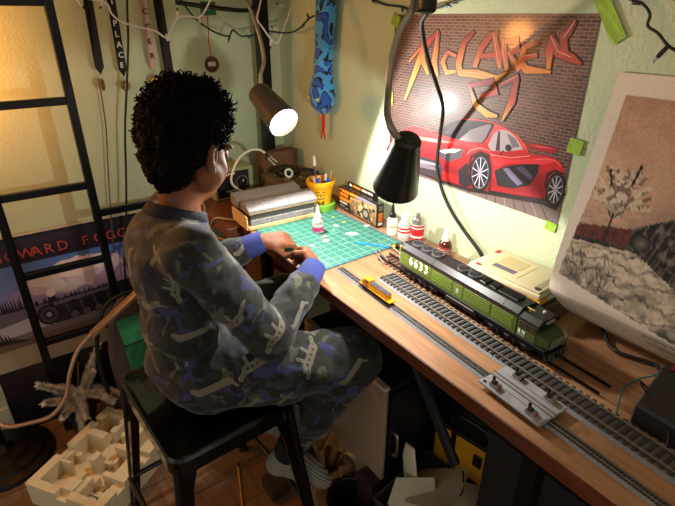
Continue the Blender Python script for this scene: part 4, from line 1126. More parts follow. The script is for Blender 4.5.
r3 = bottle_root('spray_can', 'red and white spray can with a silver top beside the clear bottle', (.901, .908, DZ)); M3 = Matrix.Translation(r3.location)
lb([(0, .0003), (.0168, .0003), (.0176, .002), (.0176, .072), (.0166, .0755), (0, .0755)], M3, 'can', M_steel, r3)
band(.0178, .006, .048, M3, 'label_wrap', mat('red_label', '#c4232a', .4), r3); band(.0178, .048, .060, M3, 'label_white', mat('white_can_label', '#e4dfd6', .4), r3); band(.0183, .052, .058, M3, 'label_stripe', mat('red_stripe'), r3)
band(.0183, .022, .027, M3, 'label_line', mat('white_can_label'), r3)
lb([(0, .0757), (.0155, .0757), (.0120, .081), (.0070, .083), (.0066, .090), (.004, .0915), (0, .0915)], M3, 'nozzle', M_steel, r3)
r4 = bottle_root('pump_bottle', 'dark brown bottle with white pump top beside the locomotive', (.900, .800, DZ)); M4 = Matrix.Translation(r4.location)
lb([(0, .0003), (.0158, .0003), (.0168, .003), (.0168, .040), (.0130, .047), (.010, .049), (0, .049)], M4, 'bottle', mat('brown_glassy_plastic', '#4a1c14', .22, coat=.4), r4)
band(.0170, .010, .034, M4, 'label_wrap', mat('dull_red_label', '#7d3a2e', .5), r4)
for z in (.014, .020, .026): band(.0175, z, z + .0016, M4, 'label_line', mat('pale_label_line', '#c9a898', .6), r4)
lb([(0, .0492), (.0100, .0492), (.0104, .052), (.0104, .062), (.0068, .066), (.0062, .079), (.004, .081), (0, .081)], M4, 'pump', M_white, r4)

# ---------------------------------------------------------------- corner things on the dark table
amp = thing('practice_amplifier', 'small black practice amplifier with a dial, sage green case, in the corner', 'amplifier', (.66, 1.64, DZ))
b = bm_new(); box(b, (.565, 1.548, DZ + .0003), (.712, 1.64, DZ + .108), .006); obj('case', b, mat('sage_case', '#8c9568', .6), amp, True)
b = bm_new(); box(b, (.573, 1.5435, DZ + .010), (.692, 1.548, DZ + .098), .002); obj('face', b, mat('black_amp_face', '#0f1012', .45), amp, True)
pk = V(.664, 1.542, DZ + .058)
b = bm_new(); lathe(b, [(0, 0), (.014, 0), (.0125, .009), (0, .010)], 28, along(pk, (0, -1, 0))); kn = obj('dial', b, M_blackplastic, amp, True, 40)
b = bm_new(); box(b, pk + V(-.0008, -.0112, .002), pk + V(.0008, -.009, .012)); obj('pointer', b, M_white, kn, True)
for k in range(16):
    a = -.7 + k / 15 * (PI + 1.4)
    b = bm_new(); sphere(b, pk + V(-.021 * math.cos(a), -.0005, .021 * math.sin(a)), .0013, 1); obj('dial_dot', b, M_white, kn, True)
b = bm_new(); tube(b, [(.600, 1.5425, DZ + .089), (.606, 1.5425, DZ + .095), (.612, 1.5425, DZ + .087), (.620, 1.5425, DZ + .094), (.628, 1.5425, DZ + .088), (.640, 1.5425, DZ + .093)], .0022, 6, 3); obj('script_badge', b, M_white, amp, True)
for x in range(6):
    b = bm_new(); box(b, (.604 + x * .0075, 1.5425, DZ + .029), (.609 + x * .0075, 1.5436, DZ + .034)); obj('face_print', b, mat('grey_face_print', '#b8b6b0', .6), amp, True)
b = bm_new(); lathe(b, [(0, 0), (.005, 0), (.005, .006), (0, .007)], 14, along((.682, 1.543, DZ + .028), (0, -1, 0))); obj('jack', b, M_steel, amp, True, 40)

b = bm_new(); box(b, (.775, 1.596, DZ + .0003), (.925, 1.648, DZ + .125), .003); bmesh.ops.subdivide_edges(b, edges=list(b.edges), cuts=1)
single('cardboard_carton', b, M_card, 'plain brown carton standing against the bed post in the corner', 'box')
cb2 = thing('puzzle_box', 'flat box with a colourful busy printed side behind the foam stack', 'box', (.83, 1.50, DZ))
b = bm_new(); box(b, (.752, 1.435, DZ + .0003), (.932, 1.575, DZ + .062), .002); obj('carton', b, mat('brown_multicolour_print', '#5a4630', .6, col2='#8c7a4c', scale=40), cb2, True)
ink = Ink((.752, 1.4345, DZ + .062), (.001, 0, 0), (0, 0, -.001), (0, -1, 0), .00006)
ink2 = Ink((.752, 1.435, DZ + .0624), (.001, 0, 0), (0, .001, 0), (0, 0, 1), .00004)
pal = [K(h) for h in ('#8a3a22', '#b58a3c', '#3c5a4a', '#c9b070', '#2a2a30', '#6a7a3a', '#7a4a5a', '#d0c8a8')]
for k in range(70): ink.poly(blob((random.uniform(6, 174), random.uniform(6, 56)), random.uniform(2.5, 6), 7, k * 1.3, random.uniform(.5, 1.7), k), random.choice(pal))
for k in range(90): ink2.poly(blob((random.uniform(6, 174), random.uniform(6, 134)), random.uniform(3, 8), 7, k * 1.9, random.uniform(.5, 1.7), k), random.choice(pal))
pm = print_mat('puzzle_box_ink', .5); ink.build('side_print', pm, cb2); ink2.build('top_print', pm, cb2)
hd = thing('tape_dispenser', 'black rounded gadget with a silver disc lying on the printed box', 'gadget', (.815, 1.49, DZ + .0635))
b = bm_new(); box(b, (.775, 1.465, DZ + .0685), (.860, 1.525, DZ + .094), .012, 3); obj('body', b, M_blackplastic, hd, True, 60)
b = bm_new(); lathe(b, [(.010, 0), (.017, 0), (.017, .005), (.010, .005)], 24, along((.805, 1.464, DZ + .083), (0, -1, .35)), True); obj('disc', b, M_steel, hd, True, 40)
b = bm_new(); tube(b, [(.86, 1.49, DZ + .08), (.90, 1.47, DZ + .078), (.915, 1.445, DZ + .070)], .006, 8, 5); obj('strap', b, M_blackplastic, hd, True, 60)

arm = thing('flexible_arm', 'pale flexible arm with a metal clip rising behind the foam stack', 'clip stand', (.69, 1.50, DZ))
b = bm_new(); tube(b, [(.695, 1.50, DZ + .004), (0.612, 1.500, 0.816), (0.621, 1.500, 0.873), (0.650, 1.500, 0.909), (0.688, 1.500, 0.924), (0.716, 1.490, 0.922), (0.737, 1.490, 0.905)], .0038, 10, 6); obj('arm', b, mat('cream_flex', '#d8d2c0', .45), arm, True, 60)
A = V((0.733, 1.490, 0.909)); B_ = V((0.764, 1.480, 0.869))
b = bm_new(); box(b, (-.006, -.005, 0), (.006, .005, .018), .002, 2, along(A, B_ - A)); obj('clip', b, M_blackmetal, arm, True)
b = bm_new(); tube(b, [A + (B_ - A) * .4 + V(.004, 0, .002), B_ + V(.008, 0, .004)], .003, 8); tube(b, [A + (B_ - A) * .4 - V(.004, 0, .002), B_ - V(.002, 0, .004)], .003, 8); obj('jaw', b, M_steel, arm, True)
b = bm_new(); lathe(b, [(0, .0003), (.026, .0003), (.026, .004), (.006, .006), (0, .006)], 24, Matrix.Translation((.695, 1.50, DZ))); obj('foot', b, M_blackmetal, arm, True, 40)
b = bm_new(); tube(b, [(.562, 1.60, DZ + .03), (.535, 1.60, DZ + .01), (.512, 1.52, DZ + .006), (.494, 1.46, DZ - .02), (.500, 1.40, DZ - .06), (.52, 1.33, DZ - .05)], .0035, 8, 6)
single('amplifier_lead', b, mat('tan_cable', '#a98a5c', .5), 'tan cable trailing from the amplifier over the dark table edge', 'cable', smooth=60)
b = bm_new(); tube(b, [(.497, 1.45, DZ - .05), (.50, 1.40, DZ + .004), (.53, 1.37, DZ + .0045), (.548, 1.345, DZ + .006)], .0032, 8, 6)
single('amplifier_lead', b, mat('tan_cable'), 'short tan cable looping at the end of the foam stack', 'cable', smooth=60)

# ---------------------------------------------------------------- stack by the snowy print: carton, books, clear case
SY = Matrix.Translation((.012, 0, .014)) @ Rz(math.radians(3), (.88, .55, 0))
def sbox(name, lo, hi, m, label, cat, bev=.001): b = bm_new(); box(b, lo, hi, bev, 1, SY); return single(name, b, m, label, cat)
sbox('storage_carton', (.808, .452, DZ - .0137), (.930, .640, DZ + .034), mat('dark_brown_carton', '#5a4130', .75, vary=.1), 'dark brown carton at the bottom of the stack by the snowy print', 'box')
sbox('book', (.790, .460, DZ + .0345), (.915, .644, DZ + .042), mat('dark_purple_cover', '#2c2026', .45), 'thin dark book under the red booklets in the stack', 'book')
bk = thing('booklet', 'red booklet with white page edges under the clear case', 'book', (.85, .55, DZ + .0425))
b = bm_new(); box(b, (.786, .462, DZ + .0424), (.912, .646, DZ + .0490), .0006, 1, SY); obj('pages', b, mat('white_pages', '#d9d2c4', .7), bk, True)
for z in (.0492, .0462, .0428):
    b = bm_new(); box(b, (.7850, .494, DZ + z - .0009), (.9125, .6465, DZ + z + .0009), .0003, 1, SY); obj('red_cover', b, mat('red_cover', '#c01f36', .4), bk, True)
b = bm_new(); box(b, (.7848, .4615, DZ + .0424), (.82, .492, DZ + .0500), .0003, 1, SY); obj('yellow_corner', b, mat('yellow_cover', '#d8a030', .45), bk, True)
cs = thing('clear_case', 'clear yellowed plastic case with a label, on top of the stack', 'case', (.85, .555, DZ + .0505))
M_case = mat('yellowed_clear_plastic', '#e0d2a8', .25, trans=.25)
b = bm_new(); box(b, (.790, .464, DZ + .0505), (.914, .644, DZ + .0640), .004, 2, SY); obj('tray', b, mat('cream_case', '#d8cba4', .3, coat=.3), cs, True, 40)
b = bm_new(); box(b, (.793, .467, DZ + .0642), (.911, .641, DZ + .0690), .0022, 2, SY); obj('lid', b, M_case, cs, True, 40)
for lo, hi, c in (((.806, .530, .0691), (.895, .615, .0696), '#c9b98c'), ((.818, .545, .0697), (.835, .600, .0700), '#5b5a66'), ((.840, .545, .0697), (.885, .600, .0700), '#b8a878'), ((.803, .475, .0691), (.880, .487, .0697), '#8d8568'), ((.796, .615, .0691), (.806, .628, .0696), '#b0202c'), ((.880, .628, .0691), (.897, .638, .0696), '#b0202c')):
    b = bm_new(); box(b, V(lo) + V(0, 0, DZ), V(hi) + V(0, 0, DZ), 0, 1, SY); obj('label_patch', b, mat('case_label_' + c, c, .5), cs, True)
b = bm_new(); lathe(b, [(0, .0003), (.006, .0003), (.006, .0012), (0, .0012)], 16, SY @ Matrix.Translation((.804, .478, DZ + .0691))); obj('latch', b, M_blackplastic, cs, True)

# ---------------------------------------------------------------- power pack and wires at the right end
pp = thing('power_pack', 'dark grey sloped train power pack at the right edge of the desk', 'power pack', (.79, .16, DZ))
b = bm_new()
prism(b, [(0, .0003), (.080, .0003), (.080, .082), (.058, .082), (.0, .038)], 0, .11, Matrix(((1, 0, 0, .709), (0, 0, -1, .215), (0, 1, 0, DZ), (0, 0, 0, 1))), .003)
obj('case', b, mat('dark_grey_case', '#211f1f', .42), pp, True)
b = bm_new(); lathe(b, [(0, 0), (.016, 0), (.014, .010), (0, .011)], 24, along((.738, .15, DZ + .0610), (-.60, 0, .80))); obj('knob', b, M_blackplastic, pp, True, 40)
b = bm_new(); box(b, (.774, .19, DZ + .0822), (.783, .205, DZ + .086), .001); obj('switch', b, mat('red_switch', '#8c1f1f', .4), pp, True)
b = bm_new(); tube(b, [(.775, .213, DZ + .072), (0.775, 0.226, 0.804), (0.770, 0.238, 0.793), (0.745, 0.247, 0.783), (0.720, 0.241, 0.771), (0.700, 0.228, 0.749), (0.675, 0.198, 0.737), (0.648, 0.163, 0.735), (0.645, 0.143, 0.744), (0.652, 0.124, 0.758), (.655, .09, DZ + .022)], .0016, 7, 6)
single('green_wire', b, mat('teal_wire', '#2f6a58', .45), 'thin green wire looping from the power pack onto the large track', 'wire', smooth=60)
b = bm_new(); tube(b, [(.745, .2155, DZ + .05), (.735, .225, DZ + .06), (0.710, 0.164, 0.776), (0.685, 0.153, 0.751), (0.665, 0.139, 0.743), (.665, .095, DZ + .02)], .0016, 7, 6)
single('black_wire', b, M_rubber, 'thin black wire dropping from the power pack to the large track', 'wire', smooth=60)
b = bm_new(); tube(b, [(.935, .405, DZ + .03), (0.889, 0.353, 0.757), (0.864, 0.323, 0.757), (0.870, 0.293, 0.757), (0.880, 0.269, 0.757), (0.874, 0.245, 0.757), (.795, .205, DZ + .006)], .0035, 8, 6)
single('power_cable', b, M_rubber, 'black cable curving along the desk below the snowy print', 'cable', smooth=60)

# ---------------------------------------------------------------- tracks
TRZ = math.radians(-92.58)          # track direction: local +x runs along the desk towards the near end
def track(name, label, start, L, gauge, bedw, bedh, pitch, tiel, tiew, tieh, railh, railw, mtie, mrail, bed=True, single_ties=True, x_ties=None):
    t = thing(name, label, 'model track', start, TRZ)
    z = 0.0003
    if bed:
        b = bm_new(); prism(b, [(-bedw / 2, z), (bedw / 2, z), (bedw / 2 - bedh * .9, bedh), (-bedw / 2 + bedh * .9, bedh)], 0, L, Matrix(((0, 0, 1, 0), (1, 0, 0, 0), (0, 1, 0, 0), (0, 0, 0, 1))))
        obj('roadbed', b, M_greytrack, t); z = bedh
    x0, x1 = x_ties or (pitch * .5, L)
    if single_ties:
        b = bm_new(); box(b, (-tiew / 2, -tiel / 2, z), (tiew / 2, tiel / 2, z + tieh), tieh * .2, 1)
        o = obj('tie', b, mtie, t); o.location = (x0, 0, 0)
        x = x0 + pitch
        while x < x1:
            copy_part(o, t, Matrix.Translation((x, 0, 0))); x += pitch
    else:
        b = bm_new(); x = x0
        while x < x1: box(b, (x - tiew / 2, -tiel / 2, z), (x + tiew / 2, tiel / 2, z + tieh)); x += pitch
        tag(obj('ties', b, mtie, t), kind='stuff')
    z += tieh
    for s in (-1, 1):
        b = bm_new(); y = s * gauge / 2
        box(b, (0, y - railw * .9, z), (L, y + railw * .9, z + railh * .25)); box(b, (0, y - railw * .28, z + railh * .2), (L, y + railw * .28, z + railh * .75)); box(b, (0, y - railw / 2, z + railh * .7), (L, y + railw / 2, z + railh), railw * .12, 1)
        obj('rail', b, mrail, t)
    return t
track('model_track', 'narrow grey-bedded model track nearest the desk edge, carrying the small yellow engine', (.632, .900, DZ), 1.16, .009, .026, .0045, .0052, .0165, .0026, .0011, .0022, .0011, M_tie, M_rail, True, False)
track('model_track', 'wide grey-bedded model track running beside the large locomotive', (.703, .800, DZ), 1.10, .032, .057, .0065, .0128, .050, .0066, .0032, .0028, .0017, M_tie_wide, M_rail)
track('model_track', 'brown-tied model track under the large green locomotive', (.7715, .893, DZ), .62, .032, 0, 0, .0155, .054, .0070, .0034, .0044, .0024, mat('brown_tie', '#4a3028', .7), M_railblk, False, True, (.01, .50))

# spare rails and a yellow-black coupling piece behind the locomotive
for k, (x, y, a) in enumerate(((.742, .878, -.10), (.758, .884, -.06), (.806, .886, .05))):
    b = bm_new(); box(b, (-.035, -.0016, .0003), (.035, .0016, .006), .0005, 1, Matrix.Translation((x, y, DZ + .008)) @ Matrix.Rotation(math.radians(75) + a, 4, 'Z'))
    single('spare_rail', b, M_rail, ['short loose rail left of the brown track end', 'short loose rail lying on the brown track end', 'short loose rail right of the brown track end'][k], 'rail', 'loose rails behind the locomotive')
cpl = thing('wheel_set', 'black bogie piece with yellow blocks behind the locomotive', 'model part', (.838, .905, DZ))
b = bm_new(); box(b, (-.028, -.010, .004), (.028, .010, .011), .002, 1, Matrix.Translation((.838, .905, DZ)) @ Matrix.Rotation(-.7, 4, 'Z')); obj('frame', b, M_blackplastic, cpl, True)
for dx in (-.018, .002, .018):
    b = bm_new(); box(b, (dx - .004, -.011, .0003), (dx + .004, -.003, .014), .001, 1, Matrix.Translation((.838, .905, DZ)) @ Matrix.Rotation(-.7, 4, 'Z')); obj('yellow_block', b, mat('yellow_block', '#d6b91f', .45), cpl, True)
    b = bm_new(); lathe(b, [(0, -.011), (.006, -.011), (.006, .011), (0, .011)], 14, Matrix.Translation((.838, .905, DZ + .0065)) @ Matrix.Rotation(-.7, 4, 'Z') @ Matrix.Translation((dx + .009, 0, 0)) @ Matrix.Rotation(PI / 2, 4, 'X')); obj('wheel', b, M_blackmetal, cpl, True, 40)

# ---------------------------------------------------------------- grey alignment plate on the narrow track
pl = thing('track_jig', 'flat grey jig plate with four clips set on the narrow track', 'jig', (.6135, .345, DZ), TRZ)
M_jig = mat('grey_jig_plastic', '#8d8d90', .55, vary=.05, scale=60)
b = bm_new(); box(b, (-.062, -.037, .0081), (.062, .037, .0125), .001, 1); obj('plate', b, M_jig, pl)
for s in (-1, 1):
    b = bm_new(); box(b, (-.064, s * .0045 - .0013, .0126), (.064, s * .0045 + .0013, .0148), .0004, 1); obj('rail', b, M_rail, pl)
    b = bm_new(); box(b, (-.045, s * .017 - .0008, .0126), (.045, s * .017 + .0008, .0142), .0003, 1); obj('guide', b, M_jig, pl)
def clip_block(x, y, colr):
    b = bm_new(); box(b, (x - .009, y - .006, .0126), (x + .009, y + .006, .0205), .001, 1); c = obj('clip', b, M_jig, pl)
    b = bm_new(); box(b, (x - .004, y - .008, .0206), (x + .004, y + .002, .0250), .001, 1); obj('lever', b, M_blackplastic, c)
    b = bm_new(); box(b, (x + .0092, y - .005, .0140), (x + .0105, y + .005, .0190), .0003, 1); obj('insert', b, mat('insert_' + colr, colr, .5), c)
    b = bm_new(); lathe(b, [(0, .0206), (.0026, .0206), (.0026, .027), (0, .027)], 10, Matrix.Translation((x - .006, y + .003, 0))); obj('pin', b, M_blackmetal, c)
clip_block(-.036, -.025, '#a5572a'); clip_block(.038, -.026, '#a5452a'); clip_block(-.030, .026, '#2a2726'); clip_block(.034, .026, '#b08a3c')
b = bm_new(); box(b, (.046, -.034, .0126), (.061, -.016, .0150), .0006, 1); obj('tab', b, mat('pale_jig_tab', '#9a9a9c', .5), pl)
b = bm_new(); lathe(b, [(0, .0126), (.003, .0126), (.003, .0134), (0, .0134)], 12, Matrix.Translation((-.054, -.030, 0))); obj('hole', b, M_blackplastic, pl)

# ---------------------------------------------------------------- large locomotive
loco = thing('model_locomotive', 'large green and black diesel model locomotive numbered in white', 'model train', (.7530, .580, DZ + .0083), TRZ)
loco.scale = (1, 1, 1.10)
M_green = mat('railway_green', '#566a24', .42, vary=.05, scale=12)
M_dgreen = mat('cab_dark_green', '#3f5028', .45, vary=.05, scale=12)
M_lblack = mat('locomotive_black', '#141314', .42, vary=.15, scale=30)
M_grille = mat('grille_grey', '#2c2b2c', .5, .3)
HW = .0305
def lbx(name, lo, hi, m, bev=.0006, parent=None): b = bm_new(); box(b, lo, hi, bev, 1); return obj(name, b, m, parent or loco)
lbx('frame', (-.208, -.026, .012), (.204, .026, .021), M_lblack)
lbx('sill', (-.212, -.0315, .021), (.206, .0315, .0250), M_lblack)
body = lbx('body', (-.208, -HW, .0252), (.138, HW, .0590), M_green)
# raised panels with louvre ribs
for s in (-1, 1):
    y = s * HW
    for (x0, x1) in ((-.200, -.176), (-.172, -.098), (-.094, -.030), (-.026, .000), (.004, .076), (.080, .132)):
        b = bm_new(); box(b, (x0, min(y, y + s * .0009), .029), (x1, max(y, y + s * .0009), .0555), .0003, 1); p = obj('side_panel', b, M_green, body)
        if x1 - x0 > .05:
            for z in (.0335, .0385, .0435, .0485):
                b = bm_new(); box(b, (x0 + .003, min(y + s * .0009, y + s * .0019), z), (x1 - .003, max(y + s * .0009, y + s * .0019), z + .0012)); obj('rib', b, M_green, body)
    b = bm_new(); box(b, (-.018, min(y + s * .0009, y + s * .0018), .036), (-.010, max(y + s * .0009, y + s * .0018), .045)); obj('service_plate', b, mat('grey_plate', '#9a9a86', .5), body)
# cowl roof
prof = [(-HW, .0592), (HW, .0592), (HW, .0640), (.0205, .0725), (.0195, .0735), (-.0195, .0735), (-.0205, .0725), (-HW, .0640)]
b = bm_new(); prism(b, prof, -.209, .140, Matrix(((0, 0, 1, 0), (1, 0, 0, 0), (0, 1, 0, 0), (0, 0, 0, 1))), .0004); roof = obj('roof', b, M_lblack, loco)
for x in (-.205, -.10, .0, .10):
    b = bm_new(); prism(b, [(p[0] * 1.012, p[1] + .0006) for p in prof[2:]], x, x + .0012, Matrix(((0, 0, 1, 0), (1, 0, 0, 0), (0, 1, 0, 0), (0, 0, 0, 1)))); obj('roof_seam', b, M_lblack, roof)
for x in (-.180, -.146, -.112, -.030, .002):
    b = bm_new(); lathe(b, [(.0128, .0736), (.0150, .0736), (.0150, .0768), (.0128, .0768)], 28, Matrix.Translation((x, 0, 0)), True); f_ = obj('fan', b, mat('pale_fan_ring', '#4d4d50', .45), roof, smooth=40)
    b = bm_new(); lathe(b, [(0, .0738), (.0127, .0738), (.0127, .0758), (.004, .0764), (0, .0764)], 28, Matrix.Translation((x, 0, 0)))
    for k in range(9):
        a = 2 * PI * k / 9; box(b, (.0030, -.0005, .0758), (.0125, .0005, .0768), 0, 1, Matrix.Translation((x, 0, 0)) @ Matrix.Rotation(a, 4, 'Z'))
    obj('fan_grille', b, M_grille, roof)
for x0, x1 in ((.024, .040), (.050, .066), (.072, .120)):
    b = bm_new(); box(b, (x0, -.012, .0736), (x1, .012, .0762), .0006, 1)
    for k in range(int((x1 - x0) / .004)): box(b, (x0 + .001 + k * .004, -.010, .0762), (x0 + .0026 + k * .004, .010, .0770))
    obj('roof_hatch', b, M_lblack, roof)
for s in (-1, 1):
    b = bm_new(); box(b, (-.207, s * HW - .0004, .0560), (.138, s * HW + .0004, .0590)); obj('black_band', b, mat('dark_brown_band', '#2b1c18', .5), body)
# cab and nose
cab = lbx('cab', (.1385, -HW, .0252), (.182, HW, .0560), M_dgreen)
b = bm_new(); prism(b, [(-HW - .0006, .0562), (HW + .0006, .0562), (HW, .0615), (.020, .0690), (-.020, .0690), (-HW, .0615)], .1405, .186, Matrix(((0, 0, 1, 0), (1, 0, 0, 0), (0, 1, 0, 0), (0, 0, 0, 1))), .0005); obj('cab_roof', b, M_lblack, loco)
b = bm_new()
vs = [b.verts.new(p) for p in ((.1822, -HW, .0252), (.1822, HW, .0252), (.1822, HW, .0475), (.1822, -HW, .0475), (.2090, -.0240, .0252), (.2090, .0240, .0252), (.2060, .0210, .0420), (.2060, -.0210, .0420))]
for f in ((0, 3, 2, 1), (4, 5, 6, 7), (0, 1, 5, 4), (1, 2, 6, 5), (2, 3, 7, 6), (3, 0, 4, 7)): b.faces.new([vs[i] for i in f])
bmesh.ops.recalc_face_normals(b, faces=list(b.faces)); bmesh.ops.bevel(b, geom=list(b.edges), offset=.0012, segments=2, affect='EDGES')
nose = obj('nose', b, M_dgreen, loco)
M_glass = mat('dark_window_glass', '#0b0d0f', .12, coat=.5)
for s in (-1, 1):
    for x0, x1 in ((.146, .156), (.159, .170), (.173, .180)):
        b = bm_new(); box(b, (x0, s * HW - .0006, .0435), (x1, s * HW + .0006, .0545)); obj('cab_window', b, M_glass, cab)
    b = bm_new(); box(b, (.139, s * HW - .0008, .0270), (.1405, s * HW + .0008, .0555)); obj('door_edge', b, M_lblack, cab)
for y in (-.0200, -.0065, .0075):
    b = bm_new(); box(b, (.1818, y, .0485), (.1826, y + .0125, .0553)); obj('windshield', b, M_glass, cab)
b = bm_new(); box(b, (.1860, -.0120, .0600), (.1880, .0120, .0660), .0004, 1); nb = obj('number_board', b, mat('number_board_grey', '#88877c', .4), cab)
M_stripe = mat('white_stripe_paint', '#c9c9bd', .5)
ey = V(nose.data.vertices[0].co) if False else None
nA, nB, nC, nD = V(.2092, -.0240, .0252), V(.2092, .0240, .0252), V(.2064, .0210, .0420), V(.2064, -.0210, .0420)
for k in range(4):
    for s in (-1, 1):
        def npnt(u, w): 
            u = .5 + s * (u - .5)
            return nA.lerp(nB, u).lerp(nD.lerp(nC, u), w) + V(.0006, 0, .0001)
        u0 = .53 + k * .13
        b = bm_new(); vs = [b.verts.new(npnt(*q)) for q in ((u0, .05), (min(u0 + .06, 1), .05), (max(u0 - .10, .5), .95), (max(u0 - .16, .5), .95))]
        f = b.faces.new(vs if s > 0 else vs[::-1]); bmesh.ops.solidify(b, geom=[f], thickness=.0004); obj('nose_stripe', b, M_stripe, nose)
# roof gear
b = bm_new(); tube(b, [(.150, -.012, .0690), (.150, -.012, .0745)], .0010, 6); tube(b, [(.144, -.012, .0745), (.160, -.012, .0745)], .0012, 8); obj('horn', b, mat('horn_brass', '#b5a238', .4), loco)
b = bm_new(); lathe(b, [(0, 0), (.003, 0), (.003, .003), (.0015, .0045), (0, .0045)], 12, Matrix.Translation((.168, .006, .0690))); obj('beacon', b, mat('pale_beacon', '#b5b5a8', .4), loco)
for s in (-1, 1):
    b = bm_new(); tube(b, [(.184, s * .012, .0690), (.184, s * .012, .0740), (.184, s * .020, .0720), (.184, s * .026, .0650)], .0007, 6, 3); obj('grab_iron', b, M_lblack, loco)
    b = bm_new(); tube(b, [(.207, s * .027, .025), (.212, s * .027, .045), (.205, s * .027, .047)], .0007, 6, 3); obj('handrail', b, M_lblack, loco)
    b = bm_new(); tube(b, [(.206, s * .0300, .024), (.206, s * .0300, .010), (.214, s * .030, .010)], .0009, 6); obj('step', b, M_lblack, loco)
    b = bm_new(); tube(b, [(-.2110, s * .027, .025), (-.2145, s * .027, .045), (-.209, s * .027, .052)], .0007, 6, 3); obj('handrail', b, mat('pale_handrail', '#a8a69a', .5), loco)
b = bm_new(); prism(b, [(-.028, .004), (.028, .004), (.028, .020), (-.028, .020)], .206, .2125, Matrix(((0, 0, 1, 0), (1, 0, 0, 0), (0, 1, 0, 0), (0, 0, 0, 1))), .001); plow = obj('pilot', b, M_lblack, loco)
for k in range(5):
    y = -.022 + k * .011
    b = bm_new(); prism(b, [(y, .006), (y + .004, .006), (y + .001, .019), (y - .003, .019)], .2127, .2132, Matrix(((0, 0, 1, 0), (1, 0, 0, 0), (0, 1, 0, 0), (0, 0, 0, 1)))); obj('pilot_stripe', b, mat('grey_stripe', '#6d6d68', .5), plow)
for x, s in ((.2135, 1), (-.2125, -1)):
    b = bm_new(); box(b, (min(x, x + s * .014), -.004, .009), (max(x, x + s * .014), .004, .015), .0012, 1); obj('coupler', b, M_lblack, loco)
# trucks
for xc in (-.135, .120):
    b = bm_new()
    for s in (-1, 1):
        box(b, (xc - .058, s * .024 - .0025, .0065), (xc + .058, s * .024 + .0025, .0125), .001, 1)
        for dx in (-.040, 0, .040):
            box(b, (xc + dx - .006, s * .0262 - .0018, .0030), (xc + dx + .006, s * .0262 + .0018, .0115), .001, 1)
        for dx in (-.020, .020): tube(b, [(xc + dx, s * .0275, .0045), (xc + dx, s * .0275, .0125)], .0035, 8)
    tk = obj('truck', b, M_lblack, loco)
    for dx in (-.040, 0, .040):
        for s in (-1, 1):
            b = bm_new(); lathe(b, [(0, -.0022), (.0098, -.0022), (.0108, -.0008), (.0090, .0000), (.0088, .0022), (0, .0022)], 24, Matrix.Translation((xc + dx, s * .0170, .0092)) @ Matrix.Rotation(s * PI / 2, 4, 'X')); obj('wheel', b, M_blackmetal, tk, smooth=40)
b = bm_new(); prism(b, [(-.0285, .0200), (-.0285, .0080), (-.022, .0030), (.022, .0030), (.0285, .0080), (.0285, .0200)], -.052, .040, Matrix(((0, 0, 1, 0), (1, 0, 0, 0), (0, 1, 0, 0), (0, 0, 0, 1))), .0008); ft = obj('fuel_tank', b, M_lblack, loco)
for s in (-1, 1):
    b = bm_new(); tube(b, [(-.045, s * .0295, .0165), (.034, s * .0295, .0165)], .0018, 8); obj('pipe', b, mat('steel_pipe', '#6f6c66', .4, .6), ft)
    # numbers and emblem
    M_num = mat('white_number_paint', '#dddccc', .5)
    if s < 0: bs, be = basis((-.172, -HW - .0012, .0375), (1, 0, 0), (0, 0, 1)), basis((.1450, -HW - .0004, .0330), (1, 0, 0), (0, 0, 1))
    else: bs, be = basis((-.100, HW + .0012, .0375), (-1, 0, 0), (0, 0, 1)), basis((.166, HW + .0004, .0330), (-1, 0, 0), (0, 0, 1))
    for k, ch in enumerate('6633'):
        text_mesh('digit', ch, .0265, M_num, bs @ Matrix.Translation((k * .0176, 0, .0009)), loco, .0002, False, bold=.0006)
    for k, ch in enumerate('BN'):
        text_mesh('emblem_letter', ch, .0098, M_num, be @ Matrix.Translation((k * .0085, 0, .0004)), loco, .0002, False, bold=.0004)
    b = bm_new(); box(b, (.144, s * HW - .0006, .0280), (.160, s * HW + .0006, .0305)); obj('emblem_bar', b, mat('grey_emblem', '#8f9384', .5), cab)

# ---------------------------------------------------------------- small yellow locomotive
nl = thing('model_locomotive', 'tiny yellow diesel locomotive with a dark roof on the narrow track', 'model train', (.6235, .742, DZ + .0078), TRZ)
M_ny = mat('locomotive_yellow', '#bf8712', .4); M_nd = mat('dark_blue_grey_roof', '#3a3d48', .45)
def nb_(name, lo, hi, m, bev=.0006, parent=None): b = bm_new(); box(b, lo, hi, bev, 1); return obj(name, b, m, parent or nl)
nb_('frame', (-.056, -.0090, .0028), (.056, .0090, .0060), M_lblack)
nb_('walkway', (-.058, -.0096, .0060), (.058, .0096, .0078), M_ny)
hood = nb_('hood', (-.020, -.0065, .0078), (.046, .0065, .0205), M_ny, .0010)
nb_('hood_roof', (-.0195, -.0062, .0205), (.0455, .0062, .0222), M_nd, .0008)
for x in (-.008, .006, .026, .036):
    b = bm_new(); lathe(b, [(0, .0222), (.0042, .0222), (.0042, .0232), (0, .0232)], 14, Matrix.Translation((x, 0, 0))); obj('fan', b, M_nd, nl)
ncab = nb_('cab', (-.0405, -.0090, .0078), (-.0205, .0090, .0245), M_ny, .0012)
nb_('cab_roof', (-.0410, -.0088, .0245), (-.0200, .0088, .0262), mat('locomotive_yellow'), .0008)
nb_('short_hood', (-.0540, -.0060, .0078), (-.0410, .0060, .0190), M_ny, .0025)
